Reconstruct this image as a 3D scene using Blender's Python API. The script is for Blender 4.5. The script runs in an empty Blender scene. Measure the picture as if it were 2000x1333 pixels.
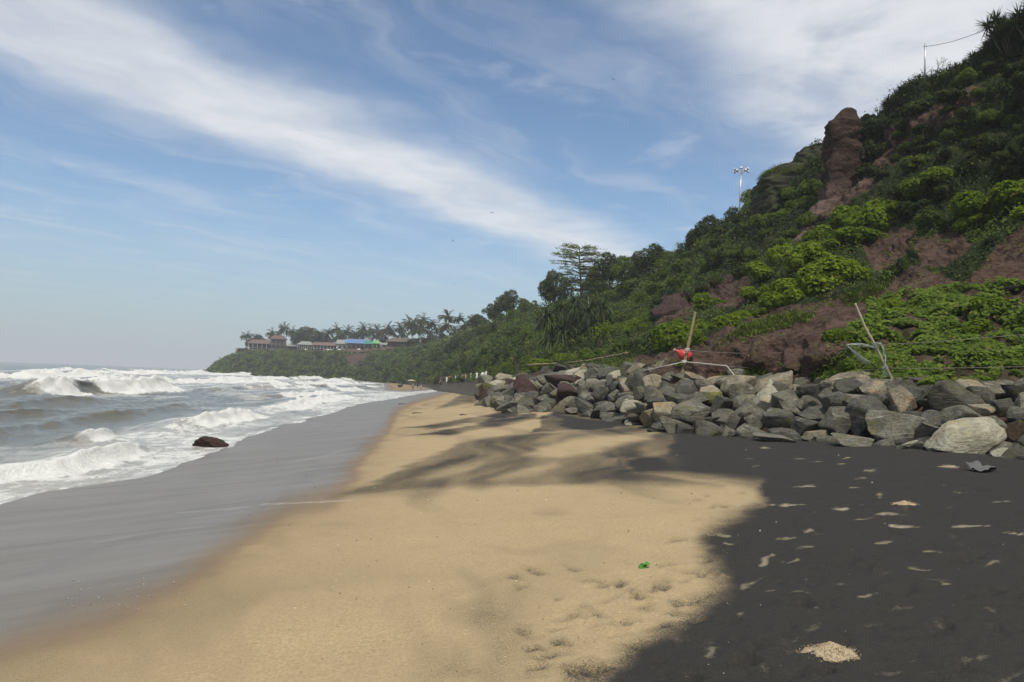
import bpy, bmesh, math, random
import numpy as np
from mathutils import Vector, Matrix, Euler

SC = bpy.context.scene
COL = SC.collection
R = math.radians
rng = np.random.default_rng(11)
random.seed(11)

# ------------------------------------------------------------------ camera
EYE = np.array([0.0, 0.0, 2.9])
FPX, CX, CY = 1500.0, 1000.0, 666.5          # focal length and centre in photo pixels
PITCH, ROLL = math.atan(78 / 1500.0), R(2.26)
_F = np.array([0, math.cos(PITCH), math.sin(PITCH)])
_U0 = np.array([0, -math.sin(PITCH), math.cos(PITCH)])
_R0 = np.array([1.0, 0, 0])
_XC = _R0 * math.cos(ROLL) + _U0 * math.sin(ROLL)
_YC = -_R0 * math.sin(ROLL) + _U0 * math.cos(ROLL)
cam_d = bpy.data.cameras.new('camera')
cam_d.sensor_width = 36.0
cam_d.lens = FPX / 2000.0 * 36.0
cam_d.clip_start, cam_d.clip_end = 0.1, 60000
cam = bpy.data.objects.new('camera', cam_d)
COL.objects.link(cam)
M = Matrix.Identity(4)
for i in range(3):
    M[i][0], M[i][1], M[i][2], M[i][3] = _XC[i], _YC[i], -_F[i], EYE[i]
cam.matrix_world = M
SC.camera = cam

# ------------------------------------------------------------------ sky and sun
HAZE = 0.0004
SUN_EL, SUN_AZ = R(58), R(174)                # azimuth from +Y (view direction) towards +X
SC.view_settings.view_transform = 'Standard'
SC.view_settings.look = 'None'
SC.view_settings.gamma = 1.0
SC.view_settings.use_curve_mapping = False
SC.view_settings.exposure = -0.18
try:
    SC.cycles.use_denoising = True
    SC.cycles.max_bounces = 6
    SC.cycles.transparent_max_bounces = 8
    SC.cycles.volume_bounces = 0
    SC.cycles.volume_step_rate = 4
except Exception:
    pass

sun_d = bpy.data.lights.new('sun', 'SUN')
sun_d.energy = 4.2
sun_d.angle = R(2.5)
sun_d.color = (1.0, 0.94, 0.84)
sun = bpy.data.objects.new('sun', sun_d)
COL.objects.link(sun)
_sd = Vector((math.cos(SUN_EL) * math.sin(SUN_AZ), math.cos(SUN_EL) * math.cos(SUN_AZ), math.sin(SUN_EL)))
sun.rotation_euler = _sd.to_track_quat('Z', 'Y').to_euler()
sun.location = (5, -30, 60)

world = bpy.data.worlds.new('World')
SC.world = world
world.use_nodes = True


class NT:
    """tiny helper for node graphs"""
    def __init__(self, tree):
        self.t = tree
        tree.nodes.clear()

    def n(self, kind, **kw):
        nd = self.t.nodes.new(kind)
        for k, v in kw.items():
            if k.startswith('in_'):
                key = k[3:]
                key = int(key) if key.isdigit() else key.replace('_', ' ')
                self.set(nd.inputs[key], v)
            else:
                setattr(nd, k, v)
        return nd

    def set(self, sock, v):
        if isinstance(v, bpy.types.NodeSocket):
            self.t.links.new(v, sock)
        elif isinstance(v, bpy.types.Node):
            self.t.links.new(v.outputs[0], sock)
        else:
            sock.default_value = v

    def math(self, op, a, b=None, c=None, clamp=False):
        nd = self.t.nodes.new('ShaderNodeMath')
        nd.operation = op
        nd.use_clamp = clamp
        for i, v in enumerate((a, b, c)):
            if v is not None:
                self.set(nd.inputs[i], v)
        return nd.outputs[0]

    def vmath(self, op, a, b=None):
        nd = self.t.nodes.new('ShaderNodeVectorMath')
        nd.operation = op
        self.set(nd.inputs[0], a)
        if b is not None:
            self.set(nd.inputs[1], b)
        return nd.outputs['Value'] if op in ('DOT_PRODUCT', 'LENGTH', 'DISTANCE') else nd.outputs[0]

    def mapr(self, v, a, b, c=0.0, d=1.0, smooth=True):
        nd = self.t.nodes.new('ShaderNodeMapRange')
        nd.interpolation_type = 'SMOOTHSTEP' if smooth else 'LINEAR'
        nd.clamp = True
        for i, x in enumerate((v, a, b, c, d)):
            self.set(nd.inputs[i], x)
        return nd.outputs[0]

    def mix(self, f, a, b, mode='MIX'):
        nd = self.t.nodes.new('ShaderNodeMix')
        nd.data_type = 'RGBA'
        nd.blend_type = mode
        nd.clamp_factor = True
        self.set(nd.inputs[0], f)
        for i, v in ((6, a), (7, b)):
            if isinstance(v, tuple) and len(v) == 3:
                v = v + (1.0,)
            self.set(nd.inputs[i], v)
        return nd.outputs[2]

    def noise(self, vec, scale, detail=4.0, rough=0.55, dist=0.0, color=False):
        nd = self.t.nodes.new('ShaderNodeTexNoise')
        if vec is not None:
            self.set(nd.inputs['Vector'], vec)
        self.set(nd.inputs['Scale'], scale)
        nd.inputs['Detail'].default_value = detail
        nd.inputs['Roughness'].default_value = rough
        nd.inputs['Distortion'].default_value = dist
        return nd.outputs['Color'] if color else nd.outputs[0]

    def mapping(self, vec, scale=(1, 1, 1), rot=(0, 0, 0), loc=(0, 0, 0)):
        nd = self.t.nodes.new('ShaderNodeMapping')
        self.set(nd.inputs[0], vec)
        nd.inputs['Scale'].default_value = scale
        nd.inputs['Rotation'].default_value = rot
        nd.inputs['Location'].default_value = loc
        return nd.outputs[0]

    def attr(self, name):
        nd = self.t.nodes.new('ShaderNodeAttribute')
        nd.attribute_name = name
        return nd.outputs['Fac']


w = NT(world.node_tree)
sky = w.n('ShaderNodeTexSky', sky_type='NISHITA', sun_disc=False)
sky.sun_elevation, sky.sun_rotation = SUN_EL, SUN_AZ
sky.air_density, sky.dust_density, sky.ozone_density = 1.0, 0.5, 1.6
sky.altitude = 0
# cirrus on a high flat layer: direction projected to a plane
tc = w.n('ShaderNodeTexCoord')
sep = w.n('ShaderNodeSeparateXYZ', in_0=tc.outputs['Generated'])
zz = w.math('ADD', w.math('MAXIMUM', sep.outputs[2], 0.0), 0.03)
px_ = w.math('DIVIDE', sep.outputs[0], zz)
py_ = w.math('DIVIDE', sep.outputs[1], zz)
pl = w.n('ShaderNodeCombineXYZ', in_0=px_, in_1=py_)
NA = (0.835, -0.55)                            # across the streaks
TA = (0.55, 0.835)                             # along them
warp = w.noise(pl.outputs[0], 0.9, 3.0, 0.5)
warp2 = w.noise(w.mapping(pl.outputs[0], loc=(5.2, 1.7, 0)), 2.6, 4.0, 0.55)
nn = w.math('ADD', w.math('MULTIPLY', px_, NA[0]), w.math('MULTIPLY', py_, NA[1]))
tt = w.math('ADD', w.math('MULTIPLY', px_, TA[0]), w.math('MULTIPLY', py_, TA[1]))
nw = w.math('ADD', nn, w.math('MULTIPLY', w.math('SUBTRACT', warp, 0.5), 0.75))
nw = w.math('ADD', nw, w.math('MULTIPLY', w.math('SUBTRACT', warp2, 0.5), 0.36))
strv = w.n('ShaderNodeCombineXYZ', in_0=w.math('MULTIPLY', nw, 2.3), in_1=w.math('MULTIPLY', tt, 0.55))
fib = w.noise(strv.outputs[0], 1.3, 5.0, 0.55)
puff = w.noise(w.mapping(pl.outputs[0], loc=(2.1, 0.4, 0)), 2.1, 6.0, 0.6, 0.3)
# main band, the bank on the landward side, faint veils between
b1 = w.math('ABSOLUTE', w.math('ADD', nw, 2.28))
b1 = w.mapr(b1, 0.58, 0.02)
b1 = w.math('MULTIPLY', b1, w.mapr(fib, 0.25, 0.62, 0.62, 1.0))
b2 = w.mapr(nw, -1.02, -0.45)
b2 = w.math('MULTIPLY', b2, w.mapr(puff, 0.28, 0.55, 0.55, 1.0))
b3 = w.math('MULTIPLY', w.mapr(fib, 0.42, 0.85), 0.42)
b4 = w.math('MULTIPLY', w.mapr(puff, 0.5, 0.8), 0.35)
cl = w.math('MAXIMUM', b1, b2)
cl = w.math('MAXIMUM', cl, b3)
cl = w.math('MAXIMUM', cl, b4)
cl = w.math('MULTIPLY', cl, w.mapr(sep.outputs[2], 0.02, 0.22, 0.1, 1.0))
cl = w.math('MULTIPLY', cl, 0.9)
skyc = w.mix(1.0, sky.outputs[0], (1.24, 1.30, 1.33), 'MULTIPLY')
skyc = w.mix(w.mapr(sep.outputs[2], 0.0, 0.24, 0.8, 0.0), skyc, (3.9, 4.75, 5.5))
SKYS = 0.105
ccol = w.mix(w.mapr(puff, 0.3, 0.7), (7.7, 8.0, 8.4), (9.2, 9.3, 9.5))
fin = w.mix(cl, skyc, ccol)
bg = w.n('ShaderNodeBackground', in_0=fin, in_1=SKYS)
wo = w.n('ShaderNodeOutputWorld', in_0=bg)

# ------------------------------------------------------------------ pixel <-> place
def ray(px, py):
    u = (np.asarray(px, float) - CX) / FPX
    v = (CY - np.asarray(py, float)) / FPX
    d = _F[None] + u.reshape(-1, 1) * _XC[None] + v.reshape(-1, 1) * _YC[None]
    return d


def at(px, py, Y):
    d = ray(px, py)
    Y = np.asarray(Y, float).reshape(-1, 1)
    p = EYE[None] + d * (Y / d[:, 1:2])
    return p if p.shape[0] > 1 else p[0]


def project(P):
    P = np.asarray(P, float).reshape(-1, 3) - EYE[None]
    zf = P @ _F
    zf = np.where(np.abs(zf) < 1e-6, 1e-6, zf)
    px = CX + FPX * (P @ _XC) / zf
    py = CY - FPX * (P @ _YC) / zf
    bad = zf <= 0.05
    px = np.where(bad, 1e6, px)
    py = np.where(bad, 1e6, py)
    return px, py


# ------------------------------------------------------------------ noise (vectorised)
def _hash(ix, iy, iz, seed):
    h = (ix.astype(np.int64) * 374761393 + iy.astype(np.int64) * 668265263 + iz.astype(np.int64) * 2147483647 + seed * 1274126177) & 0xFFFFFFFF
    h = ((h ^ (h >> 13)) * 1274126177) & 0xFFFFFFFF
    h = ((h ^ (h >> 16)) * 2246822519) & 0xFFFFFFFF
    h = h ^ (h >> 15)
    return (h & 0xFFFFFF).astype(np.float64) / float(0xFFFFFF)


def vnoise(P, seed=0):
    P = np.asarray(P, float)
    if P.shape[1] == 2:
        P = np.concatenate([P, np.zeros((len(P), 1))], 1)
        two = True
    else:
        two = False
    i = np.floor(P).astype(np.int64)
    f = P - i
    f = f * f * f * (f * (f * 6 - 15) + 10)
    x, y, z = i[:, 0], i[:, 1], i[:, 2]
    fx, fy, fz = f[:, 0], f[:, 1], f[:, 2]

    def lay(zz):
        a = _hash(x, y, zz, seed)
        b = _hash(x + 1, y, zz, seed)
        c = _hash(x, y + 1, zz, seed)
        d = _hash(x + 1, y + 1, zz, seed)
        return (a + (b - a) * fx) * (1 - fy) + (c + (d - c) * fx) * fy
    l0 = lay(z)
    if two:
        return l0 * 2 - 1
    l1 = lay(z + 1)
    return (l0 + (l1 - l0) * fz) * 2 - 1


def fbm(P, octv=4, seed=0, gain=0.5, lac=2.03):
    P = np.asarray(P, float)
    s = np.zeros(len(P))
    a = 1.0
    t = 0.0
    for o in range(octv):
        s += a * vnoise(P, seed + o * 17)
        t += a
        a *= gain
        P = P * lac + 3.7
    return s / t


def sstep(a, b, x):
    t = np.clip((x - a) / (b - a), 0, 1)
    return t * t * (3 - 2 * t)


def poly_sd(px, py, poly):
    """signed distance (inside positive) of points to a polygon"""
    poly = np.asarray(poly, float)
    d = np.full(px.shape, 1e18)
    ins = np.zeros(px.shape, bool)
    n = len(poly)
    for i in range(n):
        x0, y0 = poly[i]
        x1, y1 = poly[(i + 1) % n]
        ex, ey = x1 - x0, y1 - y0
        t = np.clip(((px - x0) * ex + (py - y0) * ey) / (ex * ex + ey * ey + 1e-9), 0, 1)
        d = np.minimum(d, (px - x0 - t * ex) ** 2 + (py - y0 - t * ey) ** 2)
        if y0 != y1:
            c = ((y0 > py) != (y1 > py)) & (px < (x1 - x0) * (py - y0) / (y1 - y0) + x0)
            ins ^= c
    d = np.sqrt(d)
    return np.where(ins, d, -d)


# ------------------------------------------------------------------ mesh helpers
class MB:
    """collects geometry, builds ONE mesh object"""
    def __init__(self):
        self.V, self.F, self.A, self.MI, self.n = [], [], [], [], 0

    def add(self, V, F, a=None, mi=0):
        V = np.asarray(V, float).reshape(-1, 3)
        F = np.asarray(F, np.int64)
        if len(F) == 0:
            return self
        self.V.append(V)
        self.F.append(F + self.n)
        self.MI.append(np.full(len(F), mi, np.int32))
        if a is None:
            a = np.full(len(V), 0.5)
        self.A.append(np.broadcast_to(np.asarray(a, float), (len(V),)))
        self.n += len(V)
        return self

    def box(self, c, s, rz=0.0, a=0.5, mi=0, taper=1.0):
        x, y, z = s[0] / 2, s[1] / 2, s[2] / 2
        V = np.array([[-x, -y, -z], [x, -y, -z], [x, y, -z], [-x, y, -z],
                      [-x * taper, -y * taper, z], [x * taper, -y * taper, z], [x * taper, y * taper, z], [-x * taper, y * taper, z]])
        cr, sr = math.cos(rz), math.sin(rz)
        V = np.stack([V[:, 0] * cr - V[:, 1] * sr, V[:, 0] * sr + V[:, 1] * cr, V[:, 2]], 1) + np.asarray(c, float)
        F = [[0, 3, 2, 1], [4, 5, 6, 7], [0, 1, 5, 4], [1, 2, 6, 5], [2, 3, 7, 6], [3, 0, 4, 7]]
        return self.add(V, F, a, mi)

    def tube(self, pts, rad, seg=6, a=0.5, mi=0, cap=True):
        pts = np.asarray(pts, float)
        n = len(pts)
        rad = np.broadcast_to(np.asarray(rad, float), (n,))
        tan = np.gradient(pts, axis=0)
        tan /= np.linalg.norm(tan, axis=1, keepdims=True) + 1e-9
        ref = np.array([0.31, 0.17, 0.93]) if abs(tan[0, 2]) < 0.9 else np.array([1.0, 0.13, 0.05])
        u = np.cross(tan, ref)
        u /= np.linalg.norm(u, axis=1, keepdims=True) + 1e-9
        v = np.cross(tan, u)
        an = np.linspace(0, 2 * np.pi, seg, endpoint=False)
        V = (pts[:, None] + rad[:, None, None] * (u[:, None] * np.cos(an)[None, :, None] + v[:, None] * np.sin(an)[None, :, None])).reshape(-1, 3)
        F = []
        for i in range(n - 1):
            for j in range(seg):
                k = (j + 1) % seg
                F.append([i * seg + j, i * seg + k, (i + 1) * seg + k, (i + 1) * seg + j])
        self.add(V, F, a, mi)
        if cap:
            base = self.n - len(V)
            for ring, rev in ((0, True), (n - 1, False)):
                c = pts[ring]
                ids = [base + ring * seg + j for j in range(seg)]
                self.V.append(c.reshape(1, 3))
                self.A.append(np.array([float(np.mean(a))]))
                ci = self.n
                self.n += 1
                T = [[ci, ids[(j + 1) % seg], ids[j]] if rev else [ci, ids[j], ids[(j + 1) % seg]] for j in range(seg)]
                self.F.append(np.array(T))
                self.MI.append(np.full(seg, mi, np.int32))
        return self

    def leaves(self, P, N, L, W, fold=0.15, a=None, mi=0, T=None, rg=None):
        """rhombic folded leaves: centres P, facing N, length L, width W"""
        rg = rg or rng
        n = len(P)
        N = N / (np.linalg.norm(N, axis=1, keepdims=True) + 1e-9)
        if T is None:
            T = rg.normal(size=(n, 3))
        T = T - N * np.sum(T * N, 1, keepdims=True)
        T /= np.linalg.norm(T, axis=1, keepdims=True) + 1e-9
        B = np.cross(N, T)
        L = np.broadcast_to(L, (n,))[:, None]
        W = np.broadcast_to(W, (n,))[:, None]
        V = np.stack([P - T * L * 0.5, P + B * W * 0.5 + N * W * fold + T * L * 0.08, P + T * L * 0.5, P - B * W * 0.5 + N * W * fold + T * L * 0.08], 1).reshape(-1, 3)
        F = np.arange(n * 4).reshape(n, 4)
        if a is None:
            a = rg.random(n)
        return self.add(V, F, np.repeat(np.broadcast_to(a, (n,)), 4), mi)

    def blades(self, base, d0, L, W, droop, seg=4, a=None, mi=0):
        """curved strap leaves: base points, start directions, length, width, droop"""
        n = len(base)
        d = d0 / (np.linalg.norm(d0, axis=1, keepdims=True) + 1e-9)
        L = np.broadcast_to(L, (n,))
        W = np.broadcast_to(W, (n,))
        droop = np.broadcast_to(droop, (n,))
        side = np.cross(d, np.array([[0, 0, 1.0]]))
        side /= np.linalg.norm(side, axis=1, keepdims=True) + 1e-6
        p = base.copy()
        rows = []
        for s in range(seg + 1):
            t = s / seg
            ww = (W * (1.0 - t ** 1.6) * 0.5 + 0.004 * L)[:, None]
            rows.append(np.stack([p - side * ww, p + side * ww], 1))
            p = p + d * (L / seg)[:, None]
            d = d + np.array([[0, 0, -1.0]]) * (droop / seg)[:, None]
            d /= np.linalg.norm(d, axis=1, keepdims=True) + 1e-9
        V = np.stack(rows, 1)                 # n, seg+1, 2, 3
        V = V.reshape(n, -1, 3)
        k = (seg + 1) * 2
        f = np.array([[2 * s, 2 * s + 1, 2 * s + 3, 2 * s + 2] for s in range(seg)])
        F = (f[None] + (np.arange(n) * k)[:, None, None]).reshape(-1, 4)
        if a is None:
            a = rng.random(n)
        return self.add(V.reshape(-1, 3), F, np.repeat(np.broadcast_to(a, (n,)), k), mi)

    def mesh(self, name, mats, smooth=True):
        me = bpy.data.meshes.new(name)
        V = np.concatenate(self.V)
        me.vertices.add(len(V))
        me.vertices.foreach_set('co', V.astype(np.float32).ravel())
        tot = np.concatenate([np.full(len(f), f.shape[1], np.int32) for f in self.F])
        idx = np.concatenate([f.ravel() for f in self.F]).astype(np.int32)
        me.loops.add(len(idx))
        me.loops.foreach_set('vertex_index', idx)
        me.polygons.add(len(tot))
        st = np.concatenate([[0], np.cumsum(tot)[:-1]]).astype(np.int32)
        me.polygons.foreach_set('loop_start', st)
        me.polygons.foreach_set('loop_total', tot)
        me.polygons.foreach_set('material_index', np.concatenate(self.MI))
        me.polygons.foreach_set('use_smooth', np.full(len(tot), smooth))
        me.update(calc_edges=True)
        at_ = me.attributes.new('rnd', 'FLOAT', 'POINT')
        at_.data.foreach_set('value', np.concatenate(self.A).astype(np.float32))
        for m in (mats if isinstance(mats, (list, tuple)) else [mats]):
            me.materials.append(m)
        return me

    def build(self, name, mats, parent=None, smooth=True):
        o = bpy.data.objects.new(name, self.mesh(name, mats, smooth))
        COL.objects.link(o)
        if parent is not None:
            o.parent = parent
        return o


def grid_mesh(name, V, nr, nc, mat, attrs=None, kind='structure', smooth=True):
    """V: (nr*nc,3) grid"""
    me = bpy.data.meshes.new(name)
    me.vertices.add(nr * nc)
    me.vertices.foreach_set('co', V.astype(np.float32).ravel())
    r, c = np.meshgrid(np.arange(nr - 1), np.arange(nc - 1), indexing='ij')
    i = (r * nc + c).ravel()
    F = np.stack([i, i + 1, i + nc + 1, i + nc], 1).astype(np.int32)
    me.loops.add(F.size)
    me.loops.foreach_set('vertex_index', F.ravel())
    me.polygons.add(len(F))
    me.polygons.foreach_set('loop_start', (np.arange(len(F)) * 4).astype(np.int32))
    me.polygons.foreach_set('loop_total', np.full(len(F), 4, np.int32))
    me.polygons.foreach_set('use_smooth', np.full(len(F), smooth))
    me.update(calc_edges=True)
    for k, v in (attrs or {}).items():
        a = me.attributes.new(k, 'FLOAT', 'POINT')
        a.data.foreach_set('value', v.astype(np.float32))
    me.materials.append(mat)
    o = bpy.data.objects.new(name, me)
    COL.objects.link(o)
    if kind:
        o['kind'] = kind
    return o


def tag(o, label, cat, group=None):
    o['label'] = label
    o['category'] = cat
    if group:
        o['group'] = group
    return o


def empty(name, loc, rz=0.0, sc=1.0):
    o = bpy.data.objects.new(name, None)
    COL.objects.link(o)
    o.location = loc
    o.rotation_euler = (0, 0, rz)
    o.scale = (sc, sc, sc) if np.isscalar(sc) else sc
    o.empty_display_size = 0.2
    return o


def copy_tree(o, parent=None):
    c = o.copy()
    COL.objects.link(c)
    c.parent = parent
    for ch in list(o.children):
        copy_tree(ch, c)
    return c


def new_mat(name):
    m = bpy.data.materials.new(name)
    m.use_nodes = True
    return m, NT(m.node_tree)


def plain(name, col, rough=0.7, var=0.25, scale=6.0, metal=0.0, spec=0.3, bump=0.0):
    m, t = new_mat(name)
    tcn = t.n('ShaderNodeTexCoord')
    nz = t.noise(tcn.outputs['Object'], scale, 5.0, 0.6)
    c = t.mix(nz, tuple(x * (1 - var) for x in col), tuple(min(1, x * (1 + var)) for x in col))
    p = t.n('ShaderNodeBsdfPrincipled', in_Base_Color=c, in_Roughness=rough, in_Metallic=metal)
    p.inputs['Specular IOR Level'].default_value = spec
    if bump:
        b = t.n('ShaderNodeBump', in_Height=nz)
        b.inputs['Strength'].default_value = bump
        b.inputs['Distance'].default_value = 0.02
        t.set(p.inputs['Normal'], b.outputs[0])
    t.n('ShaderNodeOutputMaterial', in_0=p)
    return m

# ================================================================== THE BEACH
_SY = np.array([-80, 0, 8, 13, 15, 17.5, 20, 24, 28, 34, 45, 60, 76, 100, 140, 200, 256, 305, 325, 345, 400, 20000.])
_SX = np.array([-9, -9.2, -9.6, -9.9, -10.2, -10.6, -9.6, -10.0, -10.2, -11.6, -12.3, -13.6, -15, -15.2, -16, -15.6, -17, -20, 0, 70, 120, 120.])
_GD = np.array([-6000, -400, -60, -10, 0, 4, 8, 12, 20, 30, 60, 400.])
_GZ = np.array([-14, -7, -3.5, -0.9, 0, 0.36, 0.80, 1.12, 1.5, 1.75, 2.3, 3.0])
BAR = [(-19, 150), (-16.5, 205), (-14, 300), (-56, 322), (-40, 230), (-26, 150)]


def shore(Y):
    Y = np.asarray(Y, float)
    s = sum(np.interp(Y + k * (0.6 + 0.03 * np.abs(Y)), _SY[:18], _SX[:18]) for k in (-1, -.5, 0, .5, 1)) / 5
    s = np.where(Y > 300, np.interp(Y, _SY, _SX), s)
    q = np.stack([Y.ravel() * 0.33, np.zeros(Y.size)], 1)
    wv_ = (0.40 * vnoise(q, 71) + 0.16 * vnoise(q * 3.1, 72) + .05 * vnoise(q * 9, 73)).reshape(Y.shape)
    return s + wv_ * (Y > 0)


def ground_z(x, Y):
    x = np.asarray(x, float)
    Y = np.asarray(Y, float)
    d = x - shore(Y)
    z = (np.interp(d - 0.8, _GD, _GZ) + np.interp(d, _GD, _GZ) + np.interp(d + 0.8, _GD, _GZ)) / 3
    s = poly_sd(x, Y, BAR)
    bar = sstep(-7, 5, s)
    z = np.where(z < 0.3, z + bar * np.clip(0.22 - z, 0, 3), z)
    # a shallow runnel lets the swash run in along the inside of the bar
    z = z - 0.35 * np.exp(-((x + 17 + 0.012 * (Y - 150)) / 1.8) ** 2) * sstep(120, 150, Y) * (1 - sstep(195, 215, Y)) * bar
    return z


def ground_hit(px, py):
    """where the sight line through a photo pixel meets the sand"""
    d = ray([px], [py])[0]
    Ys = np.geomspace(1.5, 420, 2600)
    P = EYE[None] + d[None] * (Ys / d[1])[:, None]
    under = P[:, 2] < ground_z(P[:, 0], P[:, 1])
    k = int(np.argmax(under)) if under.any() else len(Ys) - 1
    return P[k]


# painted-by-nature maps: black mineral sand, wetness, pale scuffs
BLACK = [
    ([(1120, 1420), (1150, 1333), (1215, 1285), (1270, 1238), (1340, 1190), (1425, 1128), (1375, 1085), (1362, 1040), (1420, 1010), (1492, 982), (1482, 948),
      (1380, 936), (1250, 925), (1212, 905), (1296, 882), (1312, 856), (1240, 832), (1300, 700), (3200, 640), (3600, 1800), (1000, 1900)], 1.0, 16),
    ([(1034, 843), (1060, 830), (1050, 815), (1110, 796), (1230, 800), (1300, 828), (1230, 834), (1125, 841)], 0.97, 3),
    ([(640, 974), (720, 947), (800, 908), (870, 880), (900, 862), (950, 855), (1050, 843), (1240, 833), (1300, 830), (1320, 860), (1300, 885),
      (1220, 905), (1260, 925), (1420, 953), (1200, 947), (1060, 951), (900, 956), (760, 968)], 0.72, 9),
    ([(768, 836), (860, 827), (960, 809), (1005, 798), (1012, 812), (930, 826), (850, 837)], 0.8, 4),
    ([(790, 852), (880, 839), (1000, 814), (1046, 806), (1052, 820), (960, 835), (880, 848)], 0.8, 4),
    ([(850, 800), (900, 772), (960, 745), (1010, 745), (985, 770), (930, 785)], 0.7, 6),
    ([(1040, 1002), (1080, 998), (1110, 1003), (1075, 1008)], 0.3, 8),
    ([(905, 1200), (960, 1180), (1000, 1190), (950, 1215)], 0.28, 16),
    ([(1095, 1300), (1140, 1295), (1190, 1312), (1180, 1340), (1120, 1345)], 0.75, 10),
    ([(820, 1280), (880, 1265), (900, 1300), (840, 1333)], 0.25, 18),
    ([(380, 1140), (700, 1110), (900, 1120), (700, 1150)], 0.13, 26),
]
LIGHT = [
    ([(1020, 890), (1060, 873), (1120, 858), (1240, 845), (1295, 840), (1270, 856), (1180, 878), (1100, 894)], 0.85, 7),
    ([(955, 940), (1010, 922), (1085, 904), (1095, 914), (1040, 932)], 0.45, 8),
    ([(1160, 912), (1190, 897), (1215, 894), (1200, 910)], 0.4, 5),
    ([(820, 936), (880, 912), (940, 905), (900, 930)], 0.45, 10),
    ([(880, 850), (960, 834), (1050, 818), (1040, 828), (940, 846)], 0.7, 5),
    ([(1400, 1000), (1450, 965), (1470, 975), (1440, 1010)], 0.35, 14),
]
WET = [(-100, 1300), (0, 1262), (200, 1200), (330, 1148), (430, 1080), (520, 1010), (560, 985), (640, 962), (680, 925), (712, 880), (752, 840), (772, 802),
       (810, 784), (900, 760), (900, 730), (-600, 730), (-900, 1500)]
# pale foot scuffs on the black sand: px, py, half width, half height, tilt, strength
SCUFF = [(1577, 951, 27, 4, 0, .7), (1535, 987, 30, 4, -.05, .8), (1645, 992, 24, 5, .1, .9), (1767, 982, 26, 6, -.05, 1), (1730, 1004, 29, 4, .03, .7),
         (1680, 1014, 24, 4, -.25, .6), (1765, 1025, 27, 6, .12, .9), (1892, 1027, 40, 4, -.03, .7), (1982, 1043, 30, 5, .1, .7), (1582, 1035, 17, 6, -.2, .65),
         (1412, 1044, 17, 4, .1, .6), (1420, 1060, 22, 3, .05, .5), (1532, 1051, 23, 4, -.05, .5), (1575, 1066, 27, 5, -.1, .5), (1727, 1056, 28, 4, -.12, .45),
         (1495, 1090, 16, 9, -.4, .6), (1545, 1094, 23, 3, 0, .45), (1787, 1109, 32, 4, -.05, .4), (1470, 1138, 28, 9, -.3, .45), (1505, 1153, 24, 4, 0, .4),
         (1690, 1164, 20, 5, -.1, .5), (1387, 1273, 28, 20, -.5, .42), (1445, 988, 19, 5, .05, .6), (1720, 966, 13, 5, -.1, .5), (1675, 955, 14, 3, 0, .5),
         (1845, 1137, 14, 5, 0, .55), (1450, 1202, 20, 5, -.1, .4), (1825, 1078, 28, 4, .08, .5), (1905, 1283, 30, 14, -.3, .22), (1493, 875, 12, 3, 0, .8),
         (1653, 895, 11, 3, 0, .7), (1563, 895, 12, 2.5, 0, .5), (1595, 903, 16, 2.5, 0, .5), (1646, 909, 13, 3, 0, .5), (1850, 911, 22, 4, -.02, .9),
         (1460, 895, 16, 2.5, 0, .35), (1700, 921, 18, 3, 0, .5), (1685, 935, 15, 3, -.2, .45), (1830, 1130, 30, 4, 0, .3), (1930, 1100, 26, 5, -.15, .35),
         (1640, 1140, 24, 4, .1, .3), (1560, 1160, 26, 4, .05, .3), (1475, 910, 10, 4, 0, .6), (1160, 851, 14, 2, -.1, .6), (1705, 1110, 22, 5, .15, .35),
         (1955, 985, 24, 3, 0, .5), (1870, 965, 18, 3, 0, .35), (1590, 1190, 20, 4, .1, .35), (1760, 1185, 26, 5, -.1, .25), (1730, 1315, 40, 9, -.1, .18)]
# hollows of footprints: px, py, half width, half height, tilt, depth (m)
HOLLOW = [(1600, 1078, 24, 6, 0, .03), (1885, 1087, 30, 7, .05, .045), (1765, 1152, 25, 9, .05, .045), (1452, 1298, 24, 10, .15, .06), (1287, 1295, 15, 7, .1, .05),
          (1610, 1319, 20, 8, 0, .05), (1360, 1118, 32, 9, .05, .045), (1265, 1153, 16, 5, 0, .035), (1345, 1178, 20, 6, -.1, .04), (1215, 1218, 26, 8, -.1, .045),
          (1240, 1168, 18, 5, .1, .03), (1127, 1198, 18, 6, .1, .035), (1145, 1308, 34, 12, .05, .05), (1350, 1328, 24, 9, 0, .05), (1160, 1195, 14, 5, .5, .03),
          (1320, 1053, 18, 5, 0, .03), (1700, 1108, 20, 5, .2, .03), (1470, 1275, 14, 8, .3, .04), (1930, 1157, 20, 6, 0, .035), (1660, 1095, 18, 5, 0, .03),
          (1560, 1180, 26, 8, .1, .045), (1830, 1230, 40, 12, -.1, .03), (1900, 958, 26, 5, 0, .03), (1985, 1160, 14, 8, 0, .03), (1120, 1310, 18, 7, 0, .04),
          (1100, 1255, 16, 6, .2, .03), (1300, 1100, 15, 5, 0, .025), (1700, 1240, 26, 9, .15, .02), (1880, 1300, 30, 10, 0, .02), (1540, 1225, 20, 7, .2, .02),
          (1425, 1215, 22, 7, -.1, .03), (1230, 1260, 20, 7, 0, .03), (1050, 1300, 20, 8, .1, .025), (1180, 1140, 14, 4, 0, .02), (1310, 1200, 18, 5, .1, .03)]

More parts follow.
